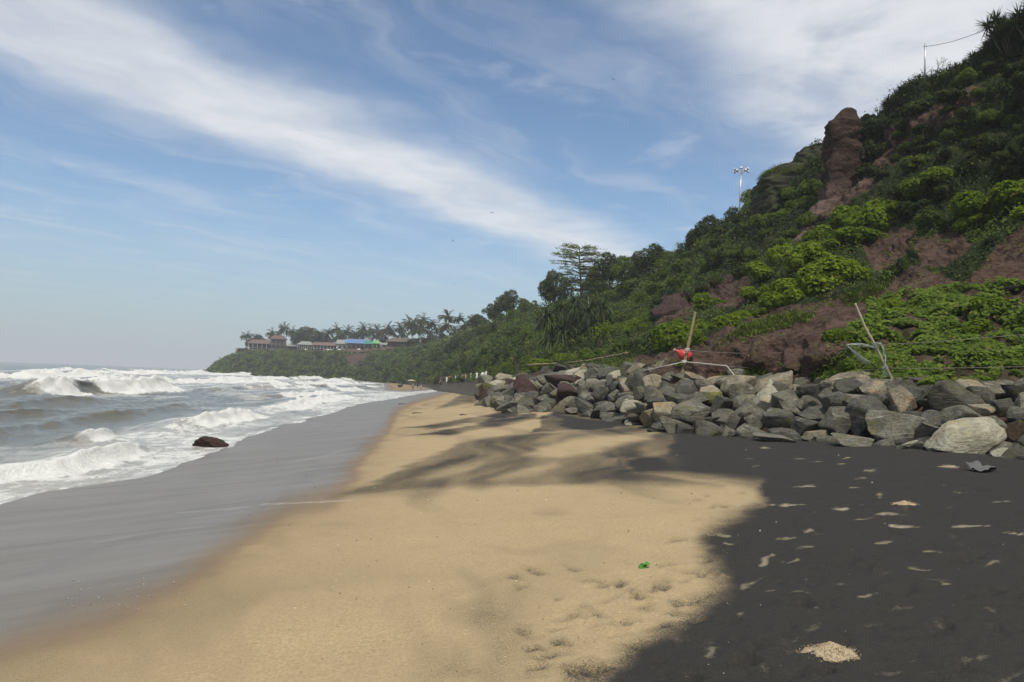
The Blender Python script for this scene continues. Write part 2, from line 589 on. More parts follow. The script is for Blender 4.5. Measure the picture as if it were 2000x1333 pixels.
nY, nR = 900, 360
Yv = np.concatenate([np.linspace(-60, 0.6, 24), np.geomspace(1.0 + 2.0, 352.0, nY) - 2.0])
Rv = np.concatenate([np.linspace(-3.0, -0.82, 10)[:-1], np.linspace(-0.82, 0.86, nR), np.linspace(0.86, 6.0, 10)[1:]])
GY, GR = np.meshgrid(Yv, Rv, indexing='ij')
GX = GR * (np.maximum(GY, 0.6) + 2.0)
GX = np.clip(GX, -400, 90)
gx, gy = GX.ravel(), GY.ravel()
gz = ground_z(gx, gy)
P2 = np.stack([gx, gy], 1)
qx, qy = project(np.stack([gx, gy, gz], 1))
vis = (qx > -500) & (qx < 2600) & (qy < 1900)
wx = np.where(vis, qx, 5000.)
wy = np.where(vis, qy, 5000.)
# warp map edges a little so they wander
ps = np.clip((wy - 735) / 300.0, 0.06, 2.0)
wob1 = fbm(P2 * 0.9, 5, 5) * 26 * ps + fbm(P2 * 5.0, 3, 6) * 13 * ps
wob2 = fbm(P2 * 0.9 + 40, 4, 9) * 10 * ps
stk = fbm(np.stack([(gx - shore(gy)) * 1.1 + fbm(P2 * .15, 2, 77) * 2.0, gy * 0.16], 1), 4, 31)   # streaks along the swash lines
blk = np.zeros(len(gx))
for poly, s, soft in BLACK:
    sd = poly_sd(wx + wob1, wy + wob2, poly)
    k = soft * np.clip((wy - 735) / 200.0, 0.5, 2.2)
    blk = np.maximum(blk, s * sstep(-1, 1, sd / k))
for poly, s, soft in LIGHT:
    sd = poly_sd(wx + wob1 * .6, wy + wob2 * .6, poly)
    blk = blk * (1 - s * sstep(-1, 1, sd / soft))
mid = sstep(745, 800, wy) * (1 - sstep(930, 1000, wy)) * sstep(700, 820, wx) * (1 - sstep(1250, 1350, wx))
blk = np.clip(blk + mid * stk * 0.5, 0, 1)
sm = fbm(np.stack([(gx - shore(gy)) * 0.8, gy * 0.35], 1) + 7 + fbm(P2 * .7, 3, 34)[:, None] * 1.2, 5, 33, 0.6)
blk = np.clip(blk + (1 - blk) * 0.12 * sstep(0.05, 0.6, sm), 0, 1)
blk = np.clip(blk + (1 - blk) * sstep(0.25, 0.7, stk) * 0.22 * sstep(1000, 950, wx * 0 + 960), 0, 1)
blk = np.where(vis, blk, (gx > 5).astype(float))
k = np.clip((wy - 735) * 0.2, 5, 95)
wet = sstep(-1.1, 0.9, poly_sd(wx + wob1 * .7, wy + wob2 + stk * 10 * ps, WET) / k)
damp = sstep(-1.0, 0.6, poly_sd(wx + wob1 * .9, wy + wob2 * 2 + stk * 40 * ps, WET) / (k * 3.2))
damp = damp * (0.6 + 0.4 * sstep(-.3, .4, stk))
wet = np.maximum(wet, sstep(3.2, 0.6, gx - shore(gy)))
bsd = poly_sd(gx, gy, BAR)
wet = wet * (1 - 0.85 * sstep(-2, 3, bsd) * sstep(0.08, 0.2, gz))
blk = blk * (1 - sstep(-2, 4, bsd))
wet = np.where(vis, wet, sstep(6, 3.5, gx - shore(gy)))
pale = np.zeros(len(gx))
hol = np.zeros(len(gx))


def ell(px, py, a, b, th, wv):
    m = (np.abs(wx - px) < a * 2.2 + 6) & (np.abs(wy - py) < b * 2.2 + a * abs(math.sin(th)) * 1.5 + 6)
    i = np.nonzero(m)[0]
    dx, dy = wx[i] - px, wy[i] - py
    c, s = math.cos(th), math.sin(th)
    u = (dx * c + dy * s) / a
    v = (-dx * s + dy * c) / b
    u = u + wv[i] * 0.45
    v = v + 0.35 * np.sin(u * 2.1 + px)
    return i, np.sqrt(u * u + v * v)


wv = fbm(P2 * 9.0, 3, 21) * 2
wv2 = fbm(P2 * 14.0, 3, 22) * 1.6
for px, py, a, b, th, s in SCUFF:
    i, r = ell(px, py, a, b * 0.85, th, wv)
    pale[i] = np.maximum(pale[i], s * 0.85 * sstep(1.2, 0.35, r + 0.5 * np.abs(wv2[i])))
    hol[i] -= 0.008 * np.exp(-r * r) * s
for px, py, a, b, th, dpt in HOLLOW:
    i, r = ell(px, py, a, b, th, wv)
    dpt = dpt * 1.5
    hol[i] -= dpt * np.exp(-(r ** 2) * 1.1) - dpt * 0.35 * np.exp(-((r - 1.5) / 0.35) ** 2)
    blk[i] = np.clip(blk[i] + 0.6 * np.exp(-((r) ** 2) * 1.2) * (blk[i] < .6), 0, 1)  # black sand smear; also the print's dark shading put into the colour
_r = random.Random(42)
for q in range(230):
    py = 945 + (1333 - 945) * _r.random() ** 0.8
    px = _r.uniform(1000 if py > 1100 else 1350, 2010)
    s_ = (py - 735) / 500.0
    a, b = s_ * _r.uniform(10, 26), s_ * _r.uniform(4, 9)
    th = _r.uniform(-.35, .35)
    dpt = _r.uniform(.008, .03)
    i, r = ell(px, py, a, b, th, wv)
    hol[i] -= dpt * np.exp(-(r ** 2) * 1.2) - dpt * 0.5 * np.exp(-((r - 1.45) / 0.3) ** 2)
    e_ = np.exp(-(r ** 2) * 1.4)
    if _r.random() < .3:
        pale[i] = np.maximum(pale[i], e_ * _r.uniform(.04, .2) * (blk[i] > .7))
    else:
        blk[i] = np.clip(blk[i] + e_ * _r.uniform(.15, .6) * (blk[i] < .7), 0, 1)
# random trampled relief on the upper beach
dry = (1 - wet)
rough_z = fbm(P2 * 0.55, 3, 3) * 0.045 + fbm(P2 * 2.6, 3, 4) * 0.016 * (0.3 + blk) + np.abs(fbm(P2 * 7.0, 2, 8)) * 0.006 * blk
tr = fbm(P2 * 3.1 + 9, 2, 61)
rough_z -= 0.022 * sstep(0.45, 0.75, tr) * sstep(0.5, 1, blk)
gz2 = gz + rough_z * (0.12 + 0.88 * dry) + hol
far_f = 1 - sstep(40, 120, gy)
gz2 = gz + (gz2 - gz) * (0.3 + 0.7 * far_f)
G = np.stack([gx, gy, gz2], 1)
lace = np.zeros(len(gx))
for ln, wd_, st_ in [([(345, 1001), (420, 996), (485, 990)], 1.6, .28), ([(512, 985), (560, 984), (620, 982), (690, 978)], 1.7, .42), ([(560, 905), (640, 890), (700, 872)], 1.5, .18),
                     ([(180, 1060), (300, 1040), (420, 1028)], 1.6, .14), ([(470, 935), (560, 925), (620, 915)], 1.5, .16)]:
    ln = np.array(ln, float)
    dmin = np.full(len(gx), 1e9)
    for k_ in range(len(ln) - 1):
        e_ = ln[k_ + 1] - ln[k_]
        t_ = np.clip(((wx - ln[k_, 0]) * e_[0] + (wy + wob2 * .3 - ln[k_, 1]) * e_[1]) / (e_ @ e_), 0, 1)
        dmin = np.minimum(dmin, np.hypot(wx - ln[k_, 0] - t_ * e_[0], wy + wob2 * .3 - ln[k_, 1] - t_ * e_[1]))
    lace = np.maximum(lace, st_ * sstep(wd_, wd_ * .3, dmin) * (0.5 + 0.5 * sstep(-.4, .3, wv)))

m_sand, t = new_mat('beach_sand')
geo = t.n('ShaderNodeNewGeometry')
pos = geo.outputs['Position']
g1 = t.noise(pos, 190.0, 2.0, 0.7)
g2 = t.noise(pos, 34.0, 4.0, 0.65)
g3 = t.noise(pos, 2.2, 5.0, 0.6)
spk = t.noise(pos, 420.0, 1.0, 0.5)
ab, aw, ap = t.attr('black'), t.attr('wet'), t.attr('pale')
gr = t.math('SUBTRACT', t.math('ADD', t.math('MULTIPLY', g1, 0.6), t.math('MULTIPLY', g2, 0.55)), 0.575)
edge = t.math('MULTIPLY', ab, t.math('SUBTRACT', 1.0, ab))
g4 = t.noise(pos, 75.0, 3.0, 0.7)
gr = t.math('ADD', gr, t.math('MULTIPLY', t.math('SUBTRACT', g4, 0.5), 0.8))
bb = t.math('ADD', ab, t.math('MULTIPLY', t.math('MULTIPLY', gr, edge), 11.0), clamp=True)
tan = t.mix(g3, (0.262, 0.198, 0.108), (0.330, 0.254, 0.142))
tan = t.mix(t.mapr(g2, 0.35, 0.7), tan, (0.385, 0.300, 0.175))
tan = t.mix(t.math('MULTIPLY', t.mapr(g1, 0.42, 0.25), 0.55), tan, (0.20, 0.15, 0.09))
tan = t.mix(t.mapr(spk, 0.70, 0.76), tan, (0.75, 0.68, 0.55))
blc = t.mix(g2, (0.017, 0.016, 0.015), (0.036, 0.034, 0.031))
blc = t.mix(t.mapr(g1, 0.56, 0.78), blc, (0.13, 0.112, 0.088))
tan = t.mix(t.math('MULTIPLY', t.attr('damp'), 0.85), tan, t.mix(g3, (0.170, 0.122, 0.074), (0.225, 0.166, 0.100)))
col = t.mix(bb, tan, blc)
pl_e = t.mapr(t.math('ADD', ap, t.math('MULTIPLY', t.math('SUBTRACT', t.math('ADD', t.math('MULTIPLY', g2, .6), t.math('MULTIPLY', g4, .6)), 0.6), 0.5)), 0.06, 0.26)
pl_n = t.math('MULTIPLY', t.math('MULTIPLY', pl_e, t.mapr(ap, 0.1, 0.8, 0.3, 0.9)), t.mapr(g1, 0.25, 0.6, 0.6, 1.0))
col = t.mix(pl_n, col, (0.33, 0.285, 0.20))
wst = t.noise(t.mapping(t.mapping(pos, rot=(0, 0, -0.45)), scale=(0.2, 1.5, 1.0)), 1.0, 5.0, 0.6)
wb = t.mapr(aw, 0.15, 0.85)
hb = t.math('MULTIPLY', t.mapr(aw, 0.02, 0.45), t.mapr(aw, 1.0, 0.5))
col = t.mix(t.math('MULTIPLY', hb, 0.75), col, (0.165, 0.115, 0.072))
wc = t.mix(t.mapr(wst, 0.2, 0.8), (0.142, 0.123, 0.098), (0.192, 0.167, 0.137))  # swash streaks; the paler tone also paints sheen on the glossier patches
wc = t.mix(t.math('MULTIPLY', t.mapr(g1, 0.5, 0.3), 0.35), wc, (0.07, 0.06, 0.05))
wc = t.mix(t.math('MULTIPLY', bb, 0.6), wc, (0.05, 0.05, 0.05))
col = t.mix(wb, col, wc)
col = t.mix(t.math('MULTIPLY', t.attr('lace'), t.mapr(g4, 0.3, 0.6, 0.3, 1.0)), col, (0.52, 0.51, 0.48))
rg_ = t.mapr(t.math('ADD', aw, t.math('MULTIPLY', t.math('SUBTRACT', wst, 0.5), 0.5)), 0.35, 1.05, 0.9, 0.38)
b1n = t.n('ShaderNodeBump', in_Height=t.math('ADD', t.math('MULTIPLY', g1, 0.35), g2))
t.set(b1n.inputs['Strength'], t.mapr(aw, 0.2, 0.8, 0.55, 0.06))
b1n.inputs['Distance'].default_value = 0.012
p = t.n('ShaderNodeBsdfPrincipled', in_Base_Color=col, in_Roughness=rg_, in_Normal=b1n.outputs[0])
t.set(p.inputs['Specular IOR Level'], t.mapr(aw, 0.2, 0.9, 0.15, 0.38))
t.n('ShaderNodeOutputMaterial', in_0=p)

beach = grid_mesh('beach', G, len(Yv), len(Rv), m_sand, {'black': blk, 'wet': wet, 'pale': pale, 'damp': damp, 'lace': lace})

# ================================================================== THE SEA
def sea_fn(D, Y):
    """D: metres seaward of the waterline, Y along the shore -> height, shoreward push, foam, thin-crest"""
    h = np.zeros_like(D)
    push = np.zeros_like(D)
    foam = np.zeros_like(D)
    PY = np.stack([Y, np.zeros_like(Y)], 1)
    PD = np.stack([D, Y], 1)
    n_big = fbm(np.stack([D * 0.10, Y * 0.035], 1), 4, 101)
    n_mid = fbm(np.stack([D * 0.45, Y * 0.16], 1), 4, 102)
    n_fin = fbm(np.stack([D * 1.6, Y * 0.9], 1), 4, 103)
    n_vf = fbm(np.stack([D * 3.6, Y * 2.4], 1), 3, 104)

    def breaker(d0, A, wd, y0, y1, fade, brk, seed, slope=0.0, wob=1.5, lump=0.35):
        nonlocal h, push, foam
        an = fbm(np.stack([Y * 0.09, np.full_like(Y, seed * 3.1)], 1), 3, seed)
        dc = d0 + slope * (Y - y0) + an * wob + n_mid * wob * 0.25
        amp = A * sstep(y0 - fade, y0 + fade, Y) * (1 - sstep(y1 - fade, y1 + fade, Y)) * (1 + 0.45 * fbm(np.stack([Y * 0.16, D * 0.02 + seed], 1), 3, seed + 1))
        q = (D - dc) / wd
        prof = np.where(q < 0, np.exp(-(q / 0.46) ** 2), np.exp(-(q / 1.35) ** 2))
        bn = fbm(np.stack([Y * 0.13, np.full_like(Y, seed * 1.7)], 1), 3, seed + 5)
        broken = brk(Y + 1.2 * n_fin) if callable(brk) else np.clip(sstep(-0.25, 0.25, bn + brk * 2 - 1), 0, 1)
        act = np.clip(amp / max(A, 1e-6), 0, 1)
        front = sstep(0.35, -0.15, q) * sstep(-1.75, -0.75, q + 0.25 * n_fin)
        tip = np.exp(-((q - 0.02) / 0.16) ** 2)
        back = sstep(2.6, 0.2, q) * sstep(-0.1, 0.2, q)
        fo = act * np.maximum(broken * np.maximum(front, tip * 0.95), tip * 0.45 * (0.5 + n_fin))
        fo = np.maximum(fo, act * back * (0.38 + 0.3 * n_fin) * broken)
        hh = amp * prof
        hh = hh + amp * lump * broken * front * (0.4 + n_fin + 0.35 * n_vf) * 0.8 + amp * 0.10 * broken * tip * (n_vf + n_fin)
        h = np.maximum(h, hh) + np.minimum(h, hh) * 0.35
        push = np.maximum(push, (0.35 + 0.4 * (1 - broken)) * amp * prof ** 3)
        foam = np.maximum(foam, fo)

    breaker(2.1, 0.38, 0.9, 4, 26, 3.0, 0.85, 201, 0.01, 0.5, 0.5)
    breaker(5.6, 0.42, 0.9, 28, 32.5, 1.6, 0.8, 205, 0.0, 0.5)
    breaker(3.8, 0.50, 1.4, 35, 50, 3.5, 0.9, 207, 0.0, 1.0, 0.6)
    breaker(4.6, 0.45, 1.8, 58, 96, 6, 0.9, 208, 0.0, 1.6, 0.5)
    breaker(14.0, 0.42, 1.6, 33, 46, 4, 0.0, 211, 0.0, 1.0)
    breaker(18.5, 0.62, 2.2, 46, 62, 4, 0.08, 213, 0.05, 1.5)
    breaker(9.5, 0.30, 1.2, 26, 60, 5, 0.25, 215, 0.05, 1.2)
    breaker(27.5, 1.38, 3.0, 66, 98, 4.0, lambda y: np.clip(1 - sstep(72, 73.5, y) + sstep(76.2, 78, y), 0, 1), 217, 0.02, 0.8, 0.3)
    breaker(36.0, 0.95, 2.4, 54, 64, 4, 0.7, 218, 0.0, 1.0)
    breaker(24.0, 0.50, 2.0, 95, 180, 9, 0.55, 219, 0.0, 2.5)
    breaker(12.0, 0.40, 1.6, 78, 150, 8, 0.6, 221, 0.02, 2.5)
    breaker(68.0, 1.15, 4.5, 108, 172, 14, 1.0, 223, 0.06, 3.0, 0.5)
    breaker(84.0, 2.1, 3.5, 138, 146, 5, 1.0, 224, 0.0, 1.0, 0.5)
    breaker(47.0, 0.9, 3.2, 95, 210, 14, 0.8, 225, 0.0, 3.0, 0.4)
    breaker(34.0, 0.6, 2.6, 150, 330, 14, 0.75, 227, 0.0, 4.0, 0.4)
    breaker(20.0, 0.5, 2.2, 190, 330, 14, 0.75, 228, 0.1, 4.0, 0.4)
    breaker(110.0, 1.2, 5.0, 190, 440, 18, 0.85, 229, 0.08, 5.0, 0.4)
    breaker(75.0, 1.0, 4.0, 230, 400, 18, 0.85, 230, 0.05, 5.0, 0.4)
    breaker(150.0, 1.2, 6.0, 330, 520, 18, 0.9, 231, 0.1, 6.0, 0.4)
    breaker(52.0, 0.8, 3.4, 260, 420, 14, 0.8, 232, 0.1, 5.0, 0.4)
    breaker(100.0, 1.0, 5.0, 40, 96, 12, 0.15, 233, 0.0, 3.0)
    # chop and swell
    off = sstep(2.5, 14, D)
    swell = 0.30 * np.sin((D + 5 * n_big) * 0.23 + Y * 0.02) * sstep(20, 90, D)
    h = h + off * (0.17 * n_mid + 0.085 * n_fin + 0.20 * n_big) + swell + 0.03 * n_fin * sstep(0.3, 2, D)
    # residual foam: everywhere in the surf zone, dense in the swash and far along the shore
    zone = 0.30 + 0.16 * sstep(55, 120, Y) - 0.26 * sstep(7, 11, D) * (1 - sstep(26, 34, D)) * (1 - sstep(48, 66, Y))
    zone = zone + 0.30 * sstep(6.5, 2.0, D) + 0.10 * sstep(14, 4, D) * sstep(38, 60, Y)
    zone = zone * (1 - 0.85 * sstep(120, 175, D + 0.0 * Y)) * (1 - 0.5 * sstep(55, 85, D) * (1 - sstep(95, 140, Y)))
    res = zone + 0.42 * n_mid + 0.26 * n_big
    foam = np.maximum(foam, np.clip(res, 0, 0.68) * sstep(-0.1, 0.25, res))
    edge = sstep(0.55, 0.12, D + 0.2 * n_fin)
    foam = np.maximum(foam, 0.66 * edge)
    foam = np.where(D > 200, np.minimum(foam, 0.30 + 0.25 * n_mid), foam)
    return h, push, foam


dl = [-60, -40, -24, -14, -8, -4, -2, -1, -0.4]
d = -0.1
while d < 160:
    dl.append(d)
    d += 0.085 + 0.0058 * max(d, 0)
while d < 6000:
    dl.append(d)
    d += 0.05 * d
dl = np.array(dl)
yl = [-40, -20, -8, 0]
y = 4.0
while y < 560:
    yl.append(y)
    y += 0.07 + 0.0056 * y
while y < 6400:
    yl.append(y)
    y += 0.06 * y
yl = np.array(yl)
SYg, SDg = np.meshgrid(yl, dl, indexing='ij')
sy, sd_ = SYg.ravel(), SDg.ravel()


def sea_shore(Y):
    return np.interp(Y, _SY[:16], _SX[:16])


sh, spush, sfoam = sea_fn(np.maximum(sd_, 0), sy)
sh = sh * sstep(0.0, 1.6, sd_) + 0.012
sx = sea_shore(sy) - sd_ + spush
sb = sstep(-9, 1, poly_sd(sx, sy, BAR))
sh = sh * (1 - sb)
SEA = np.stack([sx, sy, np.where(sd_ < -0.2, -0.08, sh)], 1)
# white water thrown up at the foot of the headland
hp = at(383, 731, 500)
rr = np.hypot(sx - hp[0], (sy - hp[1]) * 0.6)
SEA[:, 2] += 4.2 * np.exp(-(rr / 4.0) ** 2) * (0.7 + 0.5 * fbm(np.stack([sx * .6, sy * .3], 1), 3, 5))
sfoam = np.maximum(sfoam, 1.0 * np.exp(-(rr / 9.0) ** 2))
hx0 = poly_sd(sx, sy, [(-215, 470), (-150, 405), (-60, 325), (-20, 320), (0, 420), (-200, 560)])
sfoam = np.maximum(sfoam, sstep(-14, -3, hx0) * (0.55 + 0.4 * fbm(np.stack([sx * .12, sy * .08], 1), 3, 15)))

m_sea, t = new_mat('sea_water')
geo = t.n('ShaderNodeNewGeometry')
pos = geo.outputs['Position']
af = t.attr('foam')
lace1 = t.noise(t.mapping(pos, scale=(1.0, 0.45, 1.0)), 2.2, 6.0, 0.66, 0.6)
lace2 = t.noise(t.mapping(pos, scale=(1.0, 0.5, 1.0)), 0.5, 5.0, 0.6, 0.8)
fine = t.noise(pos, 9.0, 5.0, 0.65)
ff = t.math('ADD', af, t.math('MULTIPLY', t.math('SUBTRACT', lace1, 0.5), 0.85))
ff = t.math('ADD', ff, t.math('MULTIPLY', t.math('SUBTRACT', lace2, 0.5), 0.45))
ff = t.math('ADD', ff, t.math('MULTIPLY', t.math('SUBTRACT', fine, 0.5), 0.25))
thick = t.mapr(ff, 0.50, 0.80)
film = t.math('MULTIPLY', t.mapr(ff, 0.26, 0.58), 0.36)
mask = t.math('MAXIMUM', thick, film)
ripple = t.noise(t.mapping(pos, scale=(1.0, 0.45, 1.0)), 1.6, 6.0, 0.6)
rip2 = t.noise(t.mapping(pos, scale=(1.0, 0.6, 1.0)), 7.0, 4.0, 0.6)
hgt = t.math('ADD', ripple, t.math('MULTIPLY', rip2, 0.25))
bmp = t.n('ShaderNodeBump', in_Height=hgt)
bmp.inputs['Strength'].default_value = 0.55
bmp.inputs['Distance'].default_value = 0.22
wcol = t.mix(lace2, (0.085, 0.080, 0.056), (0.15, 0.138, 0.095))
wat = t.n('ShaderNodeBsdfPrincipled', in_Base_Color=wcol, in_Roughness=0.16, in_Normal=bmp.outputs[0])
wat.inputs['IOR'].default_value = 1.33
fcol = t.mix(fine, (0.40, 0.41, 0.40), (0.76, 0.755, 0.72))  # low parts of the froth darkened in the colour, as shade in hollows
fb = t.n('ShaderNodeBump', in_Height=t.math('ADD', fine, lace1))
fb.inputs['Strength'].default_value = 0.6
fb.inputs['Distance'].default_value = 0.12
foam_s = t.n('ShaderNodeBsdfPrincipled', in_Base_Color=fcol, in_Roughness=0.8, in_Normal=fb.outputs[0])
foam_s.inputs['Specular IOR Level'].default_value = 0.2
ms = t.n('ShaderNodeMixShader', in_0=mask, in_1=wat.outputs[0], in_2=foam_s.outputs[0])
t.n('ShaderNodeOutputMaterial', in_0=ms)
sea = grid_mesh('sea', SEA, len(yl), len(dl), m_sea, {'foam': sfoam})
print('BEACH', len(G), 'SEA', len(SEA))

# ================================================================== THE CLIFF
# sections through the slope: photo column, then (row, distance) from the foot to the crest
SECT = [
    (3400, [(770, 9.0), (520, 10.5), (280, 13), (20, 16), (-220, 19), (-420, 21.5), (-640, 24)]),
    (2900, [(760, 15), (540, 16.5), (340, 19), (130, 22), (-30, 25), (-180, 27), (-380, 30)]),
    (2400, [(755, 19), (600, 21), (430, 24.5), (250, 28), (100, 31), (-50, 34), (-200, 37)]),
    (2000, [(747, 23), (650, 26), (565, 30), (455, 34), (335, 38.5), (150, 43), (60, 47)]),
    (1850, [(747, 24), (660, 28), (575, 32), (475, 38), (355, 43), (215, 48), (140, 52)]),
    (1740, [(744, 25), (665, 28.5), (595, 34), (505, 41), (405, 48), (265, 54), (205, 59)]),
    (1640, [(742, 26), (655, 27.6), (595, 36), (495, 44), (405, 53), (335, 58), (300, 62)]),
    (1540, [(742, 28), (658, 29.4), (605, 39), (525, 48), (445, 58), (385, 66), (345, 71)]),
    (1450, [(742, 30), (665, 31.5), (625, 42), (555, 54), (485, 67), (440, 76), (425, 84)]),
    (1350, [(730, 32), (685, 34.5), (640, 46), (595, 62), (540, 78), (505, 88), (490, 98)]),
    (1250, [(718, 36), (692, 48), (655, 60), (620, 74), (585, 90), (560, 104), (545, 116)]),
    (1100, [(722, 56), (705, 70), (682, 80), (655, 92), (630, 108), (608, 124), (592, 142)]),
    (1000, [(740, 66), (722, 92), (702, 105), (675, 118), (652, 132), (632, 150), (618, 170)]),
    (950, [(745, 100), (727, 130), (707, 142), (685, 155), (666, 170), (648, 188), (635, 205)]),
    (850, [(748, 200), (735, 225), (720, 240), (703, 258), (690, 275), (678, 295), (671, 320)]),
    (750, [(746, 330), (728, 340), (715, 348), (704, 358), (696, 368), (691, 380), (688, 395)]),
    (650, [(741, 390), (724, 396), (712, 402), (703, 408), (696, 414), (692, 420), (690, 430)]),
    (550, [(738, 410), (720, 420), (708, 428), (699, 436), (693, 444), (690, 452), (688, 462)]),
    (480, [(736, 435), (720, 444), (708, 452), (700, 460), (695, 468), (692, 475), (690, 485)]),
    (440, [(734, 465), (724, 475), (716, 482), (711, 488), (707, 495), (704, 500), (702, 510)]),
    (415, [(733, 490), (729, 495), (726, 500), (723, 505), (721, 510), (720, 515), (719, 525)]),
    (398, [(734, 495), (733, 500), (732, 503), (731, 507), (730, 512), (730, 517), (731, 527)]),
]
# the front foot of the rubble wall (photo pixels on the sand), out of frame first
FOOT = [(3400, 1010), (2900, 960), (2400, 925), (2000, 893), (1900, 884), (1800, 876), (1700, 868), (1560, 856), (1420, 850), (1330, 848), (1275, 842), (1225, 826), (1110, 806), (1000, 806), (945, 790)]
_fx = np.array([f[0] for f in FOOT][::-1], float)
FOOT3 = np.array([ground_hit(*f) for f in FOOT])[::-1]


def foot_at(px):
    return np.stack([np.interp(px, _fx, FOOT3[:, k]) for k in range(3)], -1)


CP = []
for px, rows in SECT:
    pts = at([px] * 7, [r[0] for r in rows], [r[1] for r in rows])
    if px >= 950:
        f = foot_at(px)
        f0 = f.copy()
        f0[2] -= 0.9
        dirn = pts[0] - f
        first = [f0 - dirn * 0.25 + np.array([0, 0, -0.8]), f + dirn * 0.12 + np.array([0, 0, -0.5]), f + dirn * 0.55 + np.array([0, 0, -0.55])]
    else:
        f = pts[0]
        inn = np.array([0, 1.0, 0])
        first = [f - inn * 16 + np.array([0, 0, -3.0]), f - inn * 6 + np.array([0, 0, -1.2]), f - inn * 2 + np.array([0, 0, -.5])]
    w_ = np.interp(px, [650, 750, 950, 1250, 1640], [0.0, 0.2, 0.65, 0.85, 0.9])
    inl = np.array([w_, math.sqrt(1 - w_ * w_), 0])
    c = pts[-1]
    if px > 700:
        back = [c + inl * 8 + np.array([0, 0, .4]), c + inl * 40 + np.array([0, 0, 1.0]), c + inl * 240 + np.array([0, 0, 1.5])]
    else:
        back = [c + inl * 14 + np.array([0, 0, .1]), c + inl * 45 + np.array([0, 0, -1.0]), c + inl * 90 + np.array([0, 0, -c[2] - 4])]
    CP.append(first + list(pts) + back)
CP = np.array(CP)                                # columns, 13, 3
NCOL, NROW = CP.shape[:2]


def crom(A, t):
    """Catmull-Rom along axis 0"""
    n = len(A)
    t = np.clip(t, 0, n - 1.000001)
    i = np.floor(t).astype(int)
    f = (t - i)
    sh = (-1,) + (1,) * (A.ndim - 1)
    f = f.reshape(sh)
    g = lambda k: A[np.clip(i + k, 0, n - 1)]
    p0, p1, p2, p3 = g(-1), g(0), g(1), g(2)
    m1, m2 = (p2 - p0) * 0.35, (p3 - p1) * 0.35
    return (2 * f ** 3 - 3 * f ** 2 + 1) * p1 + (f ** 3 - 2 * f ** 2 + f) * m1 + (-2 * f ** 3 + 3 * f ** 2) * p2 + (f ** 3 - f ** 2) * m2


cu, ru = [], []
dens_c = [14, 16, 24, 44, 40, 40, 40, 40, 40, 36, 44, 30, 22, 26, 26, 18, 16, 14, 12, 10, 6]
for i, k in enumerate(dens_c):
    cu += list(i + np.arange(k) / k)
cu.append(NCOL - 1)
dens_r = [3, 10, 14, 18, 20, 22, 22, 20, 14, 6, 6, 4]
for i, k in enumerate(dens_r):
    ru += list(i + np.arange(k) / k)
ru.append(NROW - 1)
cu, ru = np.array(cu), np.array(ru)
A = crom(CP, cu)                                  # nc, 13, 3
A = crom(np.swapaxes(A, 0, 1), ru)                # nr, nc, 3
nr_, nc_ = A.shape[:2]


def normals(A):
    du = np.gradient(A, axis=1)
    dv = np.gradient(A, axis=0)
    n = np.cross(dv, du)
    n /= np.linalg.norm(n, axis=2, keepdims=True) + 1e-9
    return np.where(n[..., 1:2] > 0.3, -n, n)


Nn = normals(A)
RU, CU = np.meshgrid(ru, cu, indexing='ij')
slope_w = sstep(2.4, 3.3, RU) * (1 - sstep(9.3, 10.4, RU))
dist = A[..., 1]
near = 1 - sstep(60, 130, dist)
Pf = A.reshape(-1, 3)
n1 = fbm(Pf * 0.16, 4, 301).reshape(nr_, nc_)
n2 = fbm(Pf * np.array([0.5, 0.5, 0.9]), 4, 302).reshape(nr_, nc_)
n3 = fbm(Pf * 1.9, 4, 303).reshape(nr_, nc_)
rid = 1 - np.abs(fbm(Pf * np.array([0.55, 0.55, 0.12]), 3, 304)).reshape(nr_, nc_) * 2.2    # gullies that run downhill
disp = slope_w * (n1 * (1.3 + 1.2 * (1 - near)) + n2 * 0.55 + near * (n3 * 0.42 + rid * 0.6 - 0.25))
# ledges: low earth bank at the foot and steep red faces higher up
led = np.sin(A[..., 2] * 1.25 + n1 * 5) * 0.35 * near * slope_w * sstep(3.5, 4.5, RU)
Hd = Nn * np.array([1, 1, 0.35])
A2 = A + Hd * (disp + led)[..., None]
CL_N = normals(A2)
steep = 1 - np.abs(CL_N[..., 2])
cpx, cpy = project(A2.reshape(-1, 3))
cpx, cpy = cpx.reshape(nr_, nc_), cpy.reshape(nr_, nc_)

# bare red earth as the photograph shows it (columns / rows of the place on the slope), elsewhere plants hold the soil
BARE = [
    [(1225, 700), (1300, 690), (1420, 640), (1500, 600), (1620, 590), (1720, 560), (1790, 520), (1900, 560), (1700, 640), (1640, 700), (1560, 745), (1220, 745)],
    [(1690, 455), (1745, 440), (1790, 450), (1775, 500), (1720, 530), (1695, 525)],
    [(1880, 555), (1940, 500), (2000, 440), (2100, 420), (2100, 560)],
    [(1370, 560), (1450, 525), (1470, 560), (1440, 600), (1390, 600)],
    [(1540, 470), (1570, 430), (1610, 370), (1680, 330), (1720, 360), (1660, 385), (1600, 430), (1570, 470)],
    [(1275, 640), (1280, 590), (1330, 568), (1370, 590), (1340, 630)],
    [(1790, 470), (1870, 450), (1900, 480), (1860, 520), (1800, 520)],
    [(1695, 262), (1760, 240), (1850, 190), (1925, 160), (1905, 205), (1810, 262), (1750, 325), (1700, 325)],
    [(672, 700), (700, 686), (722, 690), (712, 708), (690, 716)],
]
bare = np.zeros((nr_, nc_))
bw1 = fbm(Pf * 0.5, 3, 311).reshape(nr_, nc_)
for poly in BARE:
    bare = np.maximum(bare, sstep(-10, 10, poly_sd(cpx + bw1 * 16, cpy + n3 * 10, poly)))
